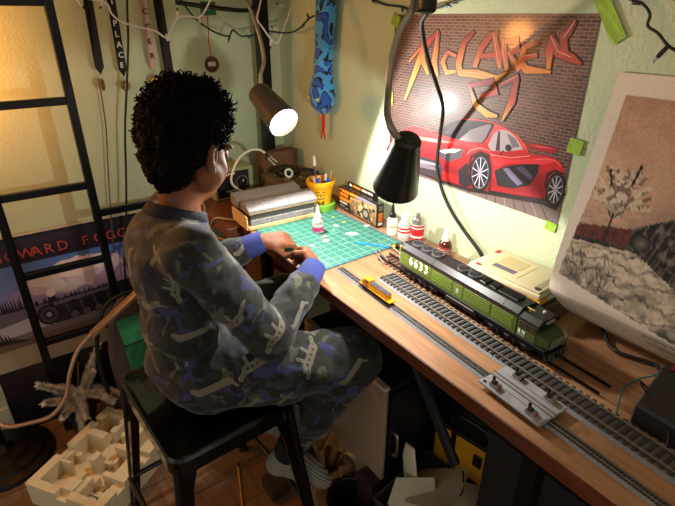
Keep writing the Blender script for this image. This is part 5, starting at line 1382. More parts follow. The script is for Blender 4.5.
for s in (-1, 1):
    for x in (-.038, -.030):
        b = bm_new(); box(b, (x, s * .0090 - .0003, .0170), (x + .006, s * .0090 + .0003, .0225)); obj('cab_window', b, M_glass, ncab)
    for x in (-.012, .0, .012, .024, .036):
        b = bm_new(); box(b, (x, s * .0065 - .0003, .0100), (x + .008, s * .0065 + .0003, .0180)); obj('door_panel', b, mat('ochre_panel', '#b07c16', .45), hood)
    b = bm_new(); tube(b, [(-.018, s * .0092, .0150), (.054, s * .0092, .0150), (.056, s * .0092, .0080)], .0004, 5); obj('handrail', b, M_ny, nl)
    for xc in (-.036, .034):
        b = bm_new(); box(b, (xc - .014, s * .0062 - .001, .0006), (xc + .014, s * .0062 + .001, .0050), .0006, 1); tk = obj('truck', b, M_lblack, nl)
        for dx in (-.008, .008):
            b = bm_new(); lathe(b, [(0, -.001), (.0028, -.001), (.0028, .001), (0, .001)], 12, Matrix.Translation((xc + dx, s * .0045, .0028)) @ Matrix.Rotation(PI / 2, 4, 'X')); obj('wheel', b, M_blackmetal, tk)
nb_('fuel_tank', (-.014, -.0075, .0008), (.012, .0075, .0028), M_lblack)
for x, s in ((.056, 1), (-.056, -1)):
    b = bm_new(); box(b, (min(x, x + s * .005), -.0012, .0030), (max(x, x + s * .005), .0012, .0052), .0004, 1); obj('coupler', b, M_lblack, nl)

# ---------------------------------------------------------------- foam packaging tray on the floor
M_styro = mat('white_packing_foam', '#d9c8a2', .85, vary=.03, scale=40, bump=.25, bscale=350)
tray = thing('foam_packing_tray', 'white moulded foam packing tray with cut-out pockets on the floor', 'packaging', (.030, 1.338, 0), math.radians(36))
b = bm_new()
TX, TY, TH, TB = .168, .138, .088, .026      # half sizes, height, floor thickness
NXc, NYc = 41, 27
H = np.full((NXc, NYc), TH)
def pocket(x0, x1, y0, y1, z):
    x0, x1, y0, y1 = [min(max(c_ * f_, -l_), l_) for c_, f_, l_ in ((x0, TX / .205, TX), (x1, TX / .205, TX), (y0, TY / .135, TY), (y1, TY / .135, TY))]
    H[int(round((x0 + TX) / (2 * TX) * NXc)):int(round((x1 + TX) / (2 * TX) * NXc)), int(round((y0 + TY) / (2 * TY) * NYc)):int(round((y1 + TY) / (2 * TY) * NYc))] = z
pocket(-.175, -.085, -.105, -.02, TB); pocket(-.060, .035, -.09, .005, TB * .7); pocket(-.175, -.09, .02, .11, TB * 1.3); pocket(-.07, .06, .03, .105, TB); pocket(.06, .18, -.10, -.055, TB * 1.4)
pocket(.06, .175, -.03, .03, TB * 1.2); pocket(.085, .18, .05, .11, TB); pocket(-.13, -.05, -.06, .06, TB * 1.2); pocket(0, .09, -.02, .05, TB * 1.6)
pocket(-.205, -.17, -.02, .02, TH * .75); pocket(-.12, -.09, -.135, -.10, TH * .8); pocket(.02, .06, -.135, -.09, TH * .8); pocket(.11, .14, .10, .135, TH * .75); pocket(-.06, -.02, .10, .135, TH * .8); pocket(.175, .205, -.03, .01, TH * .8)
for k in range(9):
    x, y = random.uniform(-.15, .15), random.uniform(-.09, .09); pocket(x, x + .022, y, y + .016, TB * random.uniform(1.6, 2.6))
xs = np.linspace(-TX, TX, NXc + 1); ys = np.linspace(-TY, TY, NYc + 1)
def quad(*p): b.faces.new([b.verts.new(q) for q in p])
for i in range(NXc):
    for j in range(NYc):
        h = H[i, j]; quad((xs[i], ys[j], h), (xs[i + 1], ys[j], h), (xs[i + 1], ys[j + 1], h), (xs[i], ys[j + 1], h))
        h2 = H[i + 1, j] if i + 1 < NXc else 0.
        if h2 != h: quad((xs[i + 1], ys[j], h), (xs[i + 1], ys[j], h2), (xs[i + 1], ys[j + 1], h2), (xs[i + 1], ys[j + 1], h))
        h2 = H[i, j + 1] if j + 1 < NYc else 0.
        if h2 != h: quad((xs[i], ys[j + 1], h), (xs[i + 1], ys[j + 1], h), (xs[i + 1], ys[j + 1], h2), (xs[i], ys[j + 1], h2))
        if i == 0: quad((xs[0], ys[j], 0), (xs[0], ys[j], h), (xs[0], ys[j + 1], h), (xs[0], ys[j + 1], 0))
        if j == 0: quad((xs[i], ys[0], h), (xs[i], ys[0], 0), (xs[i + 1], ys[0], 0), (xs[i + 1], ys[0], h))
quad((-TX, -TY, 0), (-TX, TY, 0), (TX, TY, 0), (TX, -TY, 0))
bmesh.ops.remove_doubles(b, verts=list(b.verts), dist=1e-5); bmesh.ops.recalc_face_normals(b, faces=list(b.faces))
obj('tray', b, M_styro, tray)
for (x, y) in ((-.11, -.02), (.11, .0)):
    b = bm_new(); box(b, (x - .03, y - .011, TB * 1.3), (x + .03, y + .011, TH * .9), .004); obj('foam_insert', b, M_styro, tray)

# ---------------------------------------------------------------- frosted pine sprig in a dark pot
fp = thing('potted_pine', 'frosted artificial pine sprig in a small dark pot behind the foam tray', 'plant', (.005, 1.592, 0))
b = bm_new(); lathe(b, [(0, 0), (.035, 0), (.048, .075), (.051, .077), (.051, .085), (.044, .085), (.042, .070), (0, .068)], 28, Matrix.Translation(fp.location)); obj('pot', b, mat('dark_pot', '#1a1512', .6), fp, True, 40)
M_needle = mat('frosted_needles', '#bdb6a2', .8, col2='#ece7dc', scale=60); M_twig = mat('pine_twig', '#4a3826', .9)
def bough(p0, p1, sag, n, L, parent):
    p0, p1 = V(p0), V(p1)
    pts = [p0.lerp(p1, t) + V(0, 0, -sag * t * t + sag * .6 * math.sin(t * PI)) for t in [k / 8 for k in range(9)]]
    b = bm_new(); tube(b, pts, [.0035 - .0003 * k for k in range(9)], 6); br = obj('bough', b, M_twig, parent, True)
    vs, fs = [], []
    for k in range(n):
        t = random.uniform(.05, 1.0); i = min(int(t * 8), 7); p = pts[i].lerp(pts[i + 1], t * 8 - i); d = (pts[i + 1] - pts[i]).normalized()
        F = frame_from(d); a = random.uniform(0, 2 * PI); side = (F.col[0] * math.cos(a) + F.col[1] * math.sin(a))
        q = p + (d * .75 + side * random.uniform(.5, .9)) * L * random.uniform(.7, 1.15) * (1.1 - .45 * t); w = d.cross(side) * .0030; u_ = side.cross(w).normalized() * .0022
        s0 = len(vs); vs += [p - w, p + w, p + u_, q]; fs += [(s0, s0 + 1, s0 + 3), (s0 + 1, s0 + 2, s0 + 3), (s0 + 2, s0, s0 + 3)]
    Mi = world_m(parent).inverted(); me = bpy.data.meshes.new('needles'); me.from_pydata([Mi @ v for v in vs], [], fs); me.materials.append(M_needle)
    o = bpy.data.objects.new('needles', me); COL.objects.link(o); o.parent = br; tag(o, kind='stuff')
c0 = V(.005, 1.592, .08)
b = bm_new(); tube(b, [c0 - V(0, 0, .01), c0 + V(.01, -.01, .09), c0 + V(.03, -.01, .20)], [.006, .005, .003], 8, 3); obj('stem', b, M_twig, fp, True)
for tgt, sag in (((-0.088, 1.550, 0.275), .01), ((-0.084, 1.520, 0.233), .02), ((0.106, 1.580, 0.323), .0), ((0.121, 1.500, 0.186), .02), ((0.100, 1.460, 0.191), .02), ((-0.049, 1.500, 0.171), .02), ((0.012, 1.480, 0.162), .03), ((0.066, 1.540, 0.253), .0), ((-0.050, 1.600, 0.199), .0), ((-0.011, 1.500, 0.093), .03)):
    bough(c0 + V(.008, -.008, random.uniform(.0, .10)), tgt, sag, 900, .026, fp)

# ---------------------------------------------------------------- backpack with a green panel behind the stool
bp = thing('backpack', 'grey backpack with a plain green front panel on the floor behind the stool', 'bag', (.215, 1.50, 0))
fld = Field((.08, 1.40, -.01), (.35, 1.66, .54), .006)
fld.ell((.232, 1.525, .25), (.108, .078, .27), None, .02); fld.ell((.232, 1.515, .10), (.108, .078, .12), None, .03); fld.cut((0, 0, .002), (0, 0, -1))
v, q = fld.mesh(); v = relax(v, q, 2)
mesh_obj('bag', v, q, mat('grey_bag_cloth', '#4a4340', .9, vary=.25, scale=14, bump=.3, bscale=60), bp)
b = bm_new(); box(b, (-.042, -.008, -.125), (.042, .008, .125), .006, 3, Matrix.Translation((.212, 1.440, .345)) @ Matrix.Rotation(-.12, 4, 'X') @ Matrix.Rotation(-.06, 4, 'Y')); gp_ = obj('green_panel', b, mat('green_panel_cloth', '#2c7a4c', .75, vary=.22, scale=45), bp, True, 40)
b = bm_new(); box(b, (-.044, -.0095, .030), (.044, .0095, .038), .002, 1, Matrix.Translation((.212, 1.440, .345)) @ Matrix.Rotation(-.12, 4, 'X') @ Matrix.Rotation(-.06, 4, 'Y')); obj('seam', b, mat('dark_green_seam', '#12331f', .8), gp_, True)
for s in (-1, 1):
    b = bm_new(); tube(b, [(.215 + s * .105, 1.52, .08), (.215 + s * .122, 1.50, .22), (.215 + s * .118, 1.49, .38), (.215 + s * .07, 1.50, .50), (.215, 1.51, .525)], .007, 8, 6); obj('piping', b, M_rubber, bp, True, 60)

# dark coiled hose by the picture edge
b = bm_new(); tube(b, [V(.26, 1.63, .0) + V(0, 0, .60) + V(.035 * math.cos(a), .01 * math.sin(a), .05 * math.sin(a) - .01 * a) for a in [k * .35 for k in range(34)]], .0045, 8)
b.transform(Matrix.Translation((.03, -.01, 0)))
single('coiled_cable', b, M_rubber, 'dark coiled cable hanging beside the ladder in front of the black poster', 'cable', smooth=60)

# ---------------------------------------------------------------- under the desk
cab_ = thing('storage_cabinet', 'low cabinet with pale side and dark front standing under the desk', 'cabinet', (.79, .90, 0))
b = bm_new(); box(b, (.652, .715, .0003), (.925, 1.10, .485), .003); obj('body', b, mat('dark_navy_panel', '#141a24', .45), cab_, True)
b = bm_new(); box(b, (.640, .713, .0003), (.6515, 1.10, .478), .002); obj('side_panel', b, mat('pale_side_panel', '#a58f78', .55), cab_, True)
b = bm_new(); box(b, (.638, .713, .4785), (.655, 1.10, .490), .002); obj('edge_trim', b, mat('cream_trim', '#cfc7a4', .5), cab_, True)
b = bm_new(); box(b, (.66, .7075, .03), (.917, .7148, .465), .002); dr = obj('door', b, mat('dark_navy_door', '#0f141d', .4), cab_, True)
b = bm_new(); tube(b, [(.675, .7075, .25), (.675, .695, .255), (.675, .695, .32), (.675, .7075, .325)], .004, 8, 3); obj('handle', b, M_steel, dr, True)

cr = thing('wood_crate', 'open wooden crate of scrap sticks on the floor under the desk', 'crate', (.567, .95, 0))
for nm, lo, hi in (('crate_side', (.50, .832, .0003), (.512, 1.077, .12)), ('crate_side', (.622, .832, .0003), (.634, 1.077, .12)), ('crate_end', (.5125, .832, .0003), (.6215, .844, .12)), ('crate_end', (.5125, 1.065, .0003), (.6215, 1.077, .12)), ('crate_floor', (.5125, .8445, .0003), (.6215, 1.0645, .012))):
    b = bm_new(); box(b, lo, hi, .0015); obj(nm, b, M_scrapwood, cr, True)
for k in range(14):
    x, y = .525 + .09 * random.random(), .857 + .19 * random.random()
    d = V(random.uniform(-.35, .35), random.uniform(-.55, .55), 1).normalized(); L = random.uniform(.14, .22)
    b = bm_new(); w = random.uniform(.004, .009); box(b, (-w, -w * .7, 0), (w, w * .7, L), .001, 1, along((x, y, .014), d))
    single('scrap_stick', b, M_scrapwood, 'wooden scrap stick standing in the open crate under the desk', 'stick', 'scrap sticks in the crate')
def plank(a, c, w, t, label, m=M_scrapwood):
    a, c = V(a), V(c); b = bm_new(); d = c - a; L = d.length
    y = V(-d.y, d.x, 0).normalized(); M = basis(a, d, y)
    box(b, (0, -w / 2, 0), (L, w / 2, t), .002, 1, M); single('plank', b, m, label, 'plank', 'planks on the floor under the desk')
plank((0.608, 0.964, 0.135), (0.678, 0.798, 0.135), .045, .014, 'broad pale plank lying across the crate under the desk', M_pine)
plank((0.585, 1.029, 0.020), (0.606, 0.872, 0.020), .022, .012, 'narrow plank on the floor beside the grey sock')
plank((0.619, 1.045, 0.040), (0.641, 0.846, 0.040), .018, .012, 'thin plank on the floor next to the crate')
bk_ = thing('bucket', 'small black round pot on the floor beside the dark block', 'pot', (.566, .752, 0))
b = bm_new(); lathe(b, [(0, .0003), (.050, .0003), (.062, .10), (.066, .10), (.066, .106), (.058, .106), (.047, .006), (0, .006)], 30, Matrix.Translation(bk_.location)); obj('pot', b, M_rubber, bk_, True, 40)
b = bm_new(); tube(b, [V(bk_.location) + V(.066 * math.cos(a), .066 * math.sin(a), .1065) for a in [2 * PI * k / 24 for k in range(25)]], .003, 6, caps=False); obj('rim', b, M_blackplastic, bk_, True)
p = V((0.635, 0.741, 0.100))
b = bm_new(); box(b, (p.x - .03, p.y - .03, .0003), (p.x + .03, p.y + .035, .165), .004); bmesh.ops.subdivide_edges(b, edges=list(b.edges), cuts=1)
single('wood_block', b, mat('dark_stained_block', '#33231a', .7, vary=.2, scale=25), 'dark stained wooden block standing left of the paper bin', 'block')
p = V((0.704, 0.758, 0.180)); b = bm_new(); sphere(b, p, (.012, .010, .009), 3); tube(b, [p, p + V(0, 0, -.175)], .004, 8)
single('red_knob', b, mat('red_knob_plastic', '#a5281e', .4), 'small red knob on a thin rod beside the paper bin', 'knob')

tub = thing('paper_bin', 'low translucent grey bin of paper scraps on the floor under the desk', 'bin', (.705, .575, 0), math.radians(8))
def tub_wall(n, k): return n
b = bm_new()
o0, o1 = (.092, .086), (.114, .106); th = .004
def ringp(hx, hy, z): return [b.verts.new((sx * hx, sy * hy, z)) for sx, sy in ((-1, -1), (1, -1), (1, 1), (-1, 1))]
A0, A1, B1, B0 = ringp(*o0, .0003), ringp(*o1, .19), ringp(o1[0] - th, o1[1] - th, .19), ringp(o0[0] - th, o0[1] - th, .006)
for r0_, r1_ in ((A0, A1), (A1, B1), (B1, B0)):
    for i in range(4): b.faces.new((r0_[i], r0_[(i + 1) % 4], r1_[(i + 1) % 4], r1_[i]))
b.faces.new(A0[::-1]); b.faces.new(B0); bmesh.ops.recalc_face_normals(b, faces=list(b.faces))
obj('tub', b, mat('smoky_clear_plastic', '#5d605c', .25, trans=.5), tub)
b = bm_new(); tube(b, [(sx * .115, sy * .107, .191) for sx, sy in ((-1, -1), (1, -1), (1, 1), (-1, 1), (-1, -1))], .0045, 8); obj('rim', b, mat('smoky_rim', '#3c3f3c', .3), tub)
M_cards = mat('off_white_card', '#cfc6b0', .8, vary=.03, scale=9)
def sheet(poly, M, label, bend=.01, th=.0012):
    b = bm_new(); prism(b, poly, 0, th)
    bmesh.ops.triangulate(b, faces=list(b.faces)); bmesh.ops.subdivide_edges(b, edges=list(b.edges), cuts=2, use_grid_fill=True)
    for v in b.verts: v.co.z += bend * math.sin(v.co.x * 18 + v.co.y * 9)
    b.transform(M); single('paper_sheet', b, M_cards, label, 'paper', 'paper scraps in the bin')
def tilt(p, rx, ry, rz): return Matrix.Translation(p) @ Euler((rx, ry, rz)).to_matrix().to_4x4()
sheet([(-.085, -.075), (.095, -.06), (.085, .07), (.03, .090), (-.07, .06)], tilt((.712, .575, .225), -.5, .25, .3), 'torn white card lying on top in the bin with a curved slit')
sheet([(-.05, -.05), (.05, -.06), (.06, .04), (.0, .07), (-.06, .03)], tilt((.650, .59, .205), -.3, -.4, 1.0), 'jagged white paper at the left rim of the bin', .006)
sheet([(-.06, -.04), (.07, -.05), (.09, .03), (-.02, .06)], tilt((.755, .52, .205), .15, .3, -.4), 'white paper sticking out at the near right of the bin', .006)
b = bm_new(); pts = [(.695, .640, .10), (.690, .648, .20), (.686, .655, .27), (.690, .66, .315)]
tube(b, pts, [.026, .027, .026, .016], 20, 6, flat=.22); single('foam_tongue', b, M_cards, 'tall white rounded foam tongue standing up from the bin', 'foam piece', smooth=180)
b = bm_new(); tube(b, [(.70, .545, .238), (.735, .52, .236), (.765, .535, .245), (.79, .56, .250)], .0022, 6, 6); single('black_wire', b, M_rubber, 'black wire lying across the paper in the bin', 'wire', smooth=60)

tc_ = thing('tool_case', 'yellow case with black trim lying under the right of the desk', 'case', (.86, .60, 0))
TM = Matrix.Translation((.868, .60, .0)) @ Matrix.Rotation(math.radians(10), 4, 'Z')
b = bm_new(); box(b, (-.055, -.09, .195), (.055, .09, .335), .012, 2, TM); obj('shell', b, mat('tool_yellow', '#c98f14', .45), tc_, True, 40)
for lo, hi in (((-.060, -.060, .26), (-.054, -.035, .30)), ((-.060, .02, .20), (-.054, .035, .33)), ((-.058, -.092, .325), (.05, .092, .338))):
    b = bm_new(); box(b, lo, hi, .002, 1, TM); obj('trim', b, M_blackplastic, tc_, True)
b = bm_new(); tube(b, [TM @ V(-.03, -.05, .336), TM @ V(-.03, -.05, .365), TM @ V(-.03, .05, .365), TM @ V(-.03, .05, .336)], .008, 8, 3); obj('handle', b, M_blackplastic, tc_, True, 60)
b = bm_new(); box(b, (.836, .49, .0003), (.930, .70, .19), .004); bmesh.ops.subdivide_edges(b, edges=list(b.edges), cuts=1); single('lower_carton', b, mat('dark_box_card', '#2b241f', .7), 'dark carton carrying the yellow case under the desk', 'box')

for k, (y0, y1, h, c) in enumerate(((.16, .475, .50, '#1d1b1c'), (-.20, .14, .42, '#262220'), (-.50, -.24, .38, '#1f1d20'))):  # dark boxes added to cover the bright wall and darken the space below
    sb = thing('storage_box', ['charcoal lidded storage box behind the plastic jug under the desk', 'dark brown lidded storage box at the lower right under the desk', 'charcoal lidded storage box farthest right under the desk'][k], 'box', (.81, (y0 + y1) / 2, 0))
    b = bm_new(); box(b, (.742, y0, .0003), (.880, y1, h - .03), .004); obj('body', b, mat('storage_' + c, c, .7, vary=.1), sb, True)
    b = bm_new(); box(b, (.736, y0 - .004, h - .0298), (.885, y1 + .004, h), .006); obj('lid', b, mat('storage_' + c), sb, True)
# pieces further right under the desk: a clear jug, a green-tipped tool, crumpled paper
jg = thing('plastic_jug', 'dull translucent plastic jug on the floor at the lower right', 'jug', (.665, .385, 0))
b = bm_new(); lathe(b, [(0, .0003), (.052, .0003), (.056, .01), (.056, .12), (.030, .165), (.018, .172), (.018, .195), (0, .195)], 28, Matrix.Translation(jg.location)); obj('jug', b, mat('smoky_clear_plastic'), jg, True, 40)
b = bm_new(); lathe(b, [(0, .1955), (.0205, .1955), (.0205, .215), (0, .216)], 20, Matrix.Translation(jg.location)); obj('cap', b, mat('olive_cap', '#7d8a3c', .45), jg, True, 40)
b = bm_new(); sphere(b, (.665, .22, .10), (.05, .035, .05), 3)
for v in b.verts: v.co += v.co.normalized() * .012 * noise.noise(v.co * 40)
for v in b.verts: v.co.z = max(v.co.z, .0505)
b.transform(Matrix.Translation((0, 0, -.05))); single('crumpled_paper', b, M_cards, 'crumpled pale paper on the floor at the lower right', 'paper')

# pencil standing on the floor by the stool
pn = thing('pencil', 'yellow pencil lying on the wooden floor near the stool', 'pencil', (0.353, 1.046, 0.004))
A, B_ = V((0.380, 1.119, 0.005)), V((0.323, 0.958, 0.005))
b = bm_new(); tube(b, [A, A.lerp(B_, .93)], .0042, 6); obj('shaft', b, mat('pencil_ochre', '#b07a2a', .45), pn, True)
b = bm_new(); tube(b, [A.lerp(B_, .93), B_], [.0042, .0008], 8); obj('tip', b, M_pine, pn, True)
b = bm_new(); tube(b, [A, A - (B_ - A) * .05], .0042, 8); obj('eraser', b, mat('pencil_eraser', '#2a2622', .6), pn, True)
b = bm_new(); p = V((0.446, 0.968, 0.000)); box(b, (p.x - .035, p.y - .03, .0003), (p.x + .03, p.y + .04, .045), .003); bmesh.ops.subdivide_edges(b, edges=list(b.edges), cuts=1)
single('foot_block', b, mat('dark_brown_block', '#2f231b', .7), 'dark brown block on the floor under the sock', 'block')

# ---------------------------------------------------------------- stool
SEATZ = .508
st = thing('stool', 'glossy black metal stool with splayed legs under the seated child', 'stool', (.261, .955, 0), math.radians(4))
M_gloss = mat('glossy_black_enamel', '#08080a', .16, .2, coat=.6)
hx, hy = .150, .180
def rrect(h, r, n=6):
    out = []; g = hy - hx + h
    for cx_, cy_, a0 in ((h - r, g - r, 0), (-h + r, g - r, PI / 2), (-h + r, -g + r, PI), (h - r, -g + r, 1.5 * PI)):
        out += [(cx_ + r * math.cos(a0 + PI / 2 * k / n), cy_ + r * math.sin(a0 + PI / 2 * k / n)) for k in range(n + 1)]
    return out
b = bm_new()
rings = []
for h, r, z in ((hx * .60, .03, SEATZ - .010), (hx * .86, .035, SEATZ - .009), (hx * .93, .036, SEATZ - .003), (hx * .97, .036, SEATZ), (hx, .036, SEATZ - .006), (hx * 1.005, .036, SEATZ - .040), (hx * .985, .034, SEATZ - .040), (hx * .97, .034, SEATZ - .012), (hx * .60, .03, SEATZ - .016)):
    rings.append([b.verts.new((x, y, z)) for x, y in rrect(h, r)])
n = len(rings[0])
for a, c in zip(rings, rings[1:]):
    for i in range(n): b.faces.new((a[i], a[(i + 1) % n], c[(i + 1) % n], c[i]))
b.faces.new(rings[0]); b.faces.new(rings[-1][::-1]); bmesh.ops.recalc_face_normals(b, faces=list(b.faces))
obj('seat', b, M_gloss, st, smooth=35)
for sx in (-1, 1):
    for sy in (-1, 1):
        b = bm_new(); t0 = V(sx * (hx - .012), sy * (hy - .012), SEATZ - .038); t1 = V(sx * (hx + .036), sy * (hy + .036), .004)
        for ax in (0, 1):
            # two flanges of an angle-section leg, wide at the top
            e = V(-sx, 0, 0) if ax == 0 else V(0, -sy, 0)
            pts = [t0 + V(0, 0, .034), t0 + e * .052 + V(0, 0, .034), t0.lerp(t1, .12) + e * .030, t1 + e * .020, t1]
            nrm = V(0, sy, 0) if ax == 0 else V(sx, 0, 0)
            va = [b.verts.new(p + nrm * .0025) for p in pts]; vb = [b.verts.new(p - nrm * .0025) for p in pts]
            b.faces.new(va); b.faces.new(vb[::-1])
            for i in range(5): b.faces.new((va[i], vb[i], vb[(i + 1) % 5], va[(i + 1) % 5]))
        tube(b, [t0 + V(0, 0, .02), t1], [.009, .008], 8)
        bmesh.ops.recalc_face_normals(b, faces=list(b.faces)); lg = obj('leg', b, M_gloss, st)
        b = bm_new(); lathe(b, [(0, .0003), (.016, .0003), (.014, .014), (0, .016)], 16, Matrix.Translation((t1.x - sx * .006, t1.y - sy * .006, 0))); obj('foot', b, M_rubber, lg)
hr, hq = hx + .026, hy + .026
for (a, c) in (((-1, -1), (1, -1)), ((1, -1), (1, 1)), ((1, 1), (-1, 1)), ((-1, 1), (-1, -1))):
    b = bm_new(); tube(b, [(a[0] * hr, a[1] * hq, .135), (c[0] * hr, c[1] * hq, .135)], .008, 10); obj('rung', b, M_gloss, st, smooth=60)

# ---------------------------------------------------------------- the child
person = thing('person', 'seated child in dark camouflage pyjamas with short curly hair working at the mat', 'person', (.25, .95, .50))
J = dict(pel=(.250, .955, .615), hipR=(.262, .882, .596), hipL=(.270, 1.032, .596), kneeR=(.552, .745, .604), kneeL=(.560, 1.075, .600), ankR=(.432, .856, .280), ankL=(.45, 1.03, .285),
         waist=(.236, .957, .715), chest=(.240, .962, .845), neck0=(.262, .968, .950), neck1=(.288, .983, 1.020), shR=(.248, .842, .922), shL=(.288, 1.088, .922),
         elR=(.375, .795, .705), wrR=(.549, .889, .787), elL=(.352, 1.150, .725), wrL=(.508, 1.086, .790))
J = {k: np.array(v) for k, v in J.items()}
def nz(v): v = np.array(v, float); return v / np.linalg.norm(v)
# head frame
AZ, PT_ = math.radians(31), math.radians(21)
fw = np.array([math.cos(AZ) * math.cos(PT_), math.sin(AZ) * math.cos(PT_), -math.sin(PT_)])      # facing
rt = np.array([math.sin(AZ), -math.cos(AZ), 0.])                                                # his right
up = np.cross(rt, fw); HR = [fw, rt, up]
HC = np.array([.316, .990, 1.090])
hp = lambda f, r, u: HC + fw * f + rt * r + up * u
def hand(fl, wr, d, nrm, right, curls, spread, thumb, sc=1.0):
    d = nz(d); nrm = nz(np.array(nrm) - d * np.dot(nrm, d)); s = np.cross(nrm, d) * (1 if right else -1)     # thumb side
    tips = []
    w = np.array(wr, float)
    for a in (-.020, -.007, .007, .019):
        fl.cap(w + d * .004 + s * a * .55, w + d * .058 * sc + s * a, .0125, .0100, .008)
    fl.cap(w + d * .012 + s * .014, w + d * .036 + s * .024, .012, .010, .008)
    Ls = {'i': .052, 'm': .058, 'r': .053, 'p': .042}
    for key, off in zip('imrp', (.0195, .0065, -.0065, -.0185)):
        L = Ls[key] * sc; c = curls[key]; p = w + d * .060 * sc + s * off + nrm * .001
        dirn = nz(d + s * spread * off * 8)
        ang = 0.
        for seg, (fr, r0, r1) in enumerate(((.44, .0080, .0072), (.31, .0072, .0066), (.25, .0066, .0058))):
            ang += c[seg]
            dd = dirn * math.cos(ang) - nrm * math.sin(ang)
            q_ = p + dd * L * fr; fl.cap(p, q_, r0, r1, .0022); p = q_
        tips.append((p, dd))
    p = w + d * .030 + s * .026; t1 = nz(d * thumb[0] + s * thumb[1] - nrm * thumb[2]); t2 = nz(d * thumb[3] + s * thumb[4] - nrm * thumb[5])
    fl.cap(w + d * .014 + s * .014, p, .0120, .0095, .006); q_ = p + t1 * .026; fl.cap(p, q_, .0092, .0082, .003); p = q_; q_ = p + t2 * .022; fl.cap(p, q_, .0080, .0065, .002)
    tips.append((q_, t2))
    return tips
bd = Field((.10, .66, .14), (.68, 1.20, 1.22), .0030)
# trunk, limbs (under the pyjamas)
bd.ell(J['chest'], (.066, .100, .115), None, .03); bd.ell(J['waist'], (.066, .092, .10), None, .03); bd.ell(J['pel'], (.085, .110, .078), None, .03)
for s in 'RL':
    bd.chain([J['hip' + s], J['knee' + s], J['ank' + s]], [.060, .043, .027], .02)
    bd.chain([J['sh' + s], J['el' + s], J['wr' + s]], [.036, .029, .0185], .012)
    bd.cap(J['chest'] + np.array([0, 0, .05]), J['sh' + s], .045, .034, .03)
    dft = nz(np.array([.55, -.50, -.66]))
    bd.cap(J['ank' + s], J['ank' + s] + dft * .05, .026, .024, .012)
bd.cap(J['neck0'] + np.array([0, 0, -.03]), J['neck1'], .046, .041, .02)
bd.cap(J['neck1'], hp(-.01, 0, -.03), .041, .040, .02)
# head
bd.ell(hp(-.008, 0, .016), (.084, .068, .078), HR, .012)
bd.ell(hp(.030, 0, -.038), (.056, .057, .066), HR, .022)
bd.ell(hp(.046, 0, -.080), (.030, .034, .024), HR, .022)          # chin
for s in (-1, 1):
    bd.ell(hp(.050, s * .034, -.040), (.026, .024, .026), HR, .018)       # cheeks
    bd.ell(hp(.006, s * .056, -.060), (.034, .016, .026), HR, .02)        # jaw angle
    bd.ell(hp(.082, s * .030, -.002), (.016, .019, .012), HR, .006, True) # eye sockets
    bd.ell(hp(.0715, s * .030, -.005), (.0145, .0155, .0135), HR, .004)    # lids
    bd.ell(hp(.0865, s * .030, -.0105), (.0055, .0105, .0024), HR, .0015, True)
    bd.ell(hp(.079, s * .030, .014), (.010, .022, .006), HR, .008)        # brows
    # ears
    bd.ell(hp(-.012, s * .071, -.018), (.021, .009, .030), [nz(fw * .95 - rt * s * .35), nz(rt * s + fw * .35), up], .004)
    bd.ell(hp(-.009, s * .081, -.014), (.011, .006, .017), [nz(fw * .95 - rt * s * .35), nz(rt * s + fw * .35), up], .003, True)
    bd.ell(hp(-.004, s * .069, -.040), (.007, .005, .008), HR, .005)
bd.cap(hp(.084, 0, .0), hp(.096, 0, -.028), .007, .0105, .008)      # nose
for s in (-1, 1): bd.ell(hp(.089, s * .011, -.031), (.009, .0075, .007), HR, .005)
bd.ell(hp(.081, 0, -.052), (.011, .021, .0065), HR, .005); bd.ell(hp(.079, 0, -.063), (.0105, .018, .0068), HR, .005)
# hands
tipsR = hand(bd, J['wrR'], (.34, .93, .10), (.70, -.30, .62), True,
             dict(i=(.75, .95, .55), m=(.95, 1.15, .7), r=(1.1, 1.25, .8), p=(1.15, 1.25, .8)), .3, (.6, .35, .75, .75, -.25, .55))
tipsL = hand(bd, J['wrL'], (.93, -.28, -.05), (.12, -.45, .88), False,
             dict(i=(.28, .45, .30), m=(.42, .62, .40), r=(.55, .75, .5), p=(.6, .8, .5)), .35, (.75, .45, .55, .92, -.10, .35))
v, q = bd.mesh(); v = relax(v, q, 1, .4)
def skin_mat():
    m = bpy.data.materials.new('brown_skin'); m.use_nodes = True
    nt = m.node_tree; b = nt.nodes['Principled BSDF']; b.inputs['Roughness'].default_value = .62; b.inputs['Specular IOR Level'].default_value = .25
    b.inputs['Subsurface Weight'].default_value = .12; b.inputs['Subsurface Radius'].default_value = (.012, .005, .003); b.inputs['Subsurface Scale'].default_value = .5
    tc = nt.nodes.new('ShaderNodeTexCoord'); n = nt.nodes.new('ShaderNodeTexNoise'); n.inputs['Scale'].default_value = 30; n.inputs['Detail'].default_value = 4
    nt.links.new(tc.outputs['Object'], n.inputs['Vector'])
    r = nt.nodes.new('ShaderNodeValToRGB'); r.color_ramp.elements[0].color = C('#6f432b'); r.color_ramp.elements[1].color = C('#8a573a'); r.color_ramp.elements[0].position = .3; r.color_ramp.elements[1].position = .7
    nt.links.new(n.outputs['Fac'], r.inputs['Fac']); nt.links.new(r.outputs['Color'], b.inputs['Base Color'])
    n2 = nt.nodes.new('ShaderNodeTexNoise'); n2.inputs['Scale'].default_value = 420; nt.links.new(tc.outputs['Object'], n2.inputs['Vector'])
    bp_ = nt.nodes.new('ShaderNodeBump'); bp_.inputs['Strength'].default_value = .08; bp_.inputs['Distance'].default_value = .002
    nt.links.new(n2.outputs['Fac'], bp_.inputs['Height']); nt.links.new(bp_.outputs['Normal'], b.inputs['Normal'])
    return m
M_skin = skin_mat()
mesh_obj('body', v, q, M_skin, person)
# finger nails
for tips in (tipsR, tipsL):
    for (p, d) in tips:
        pass
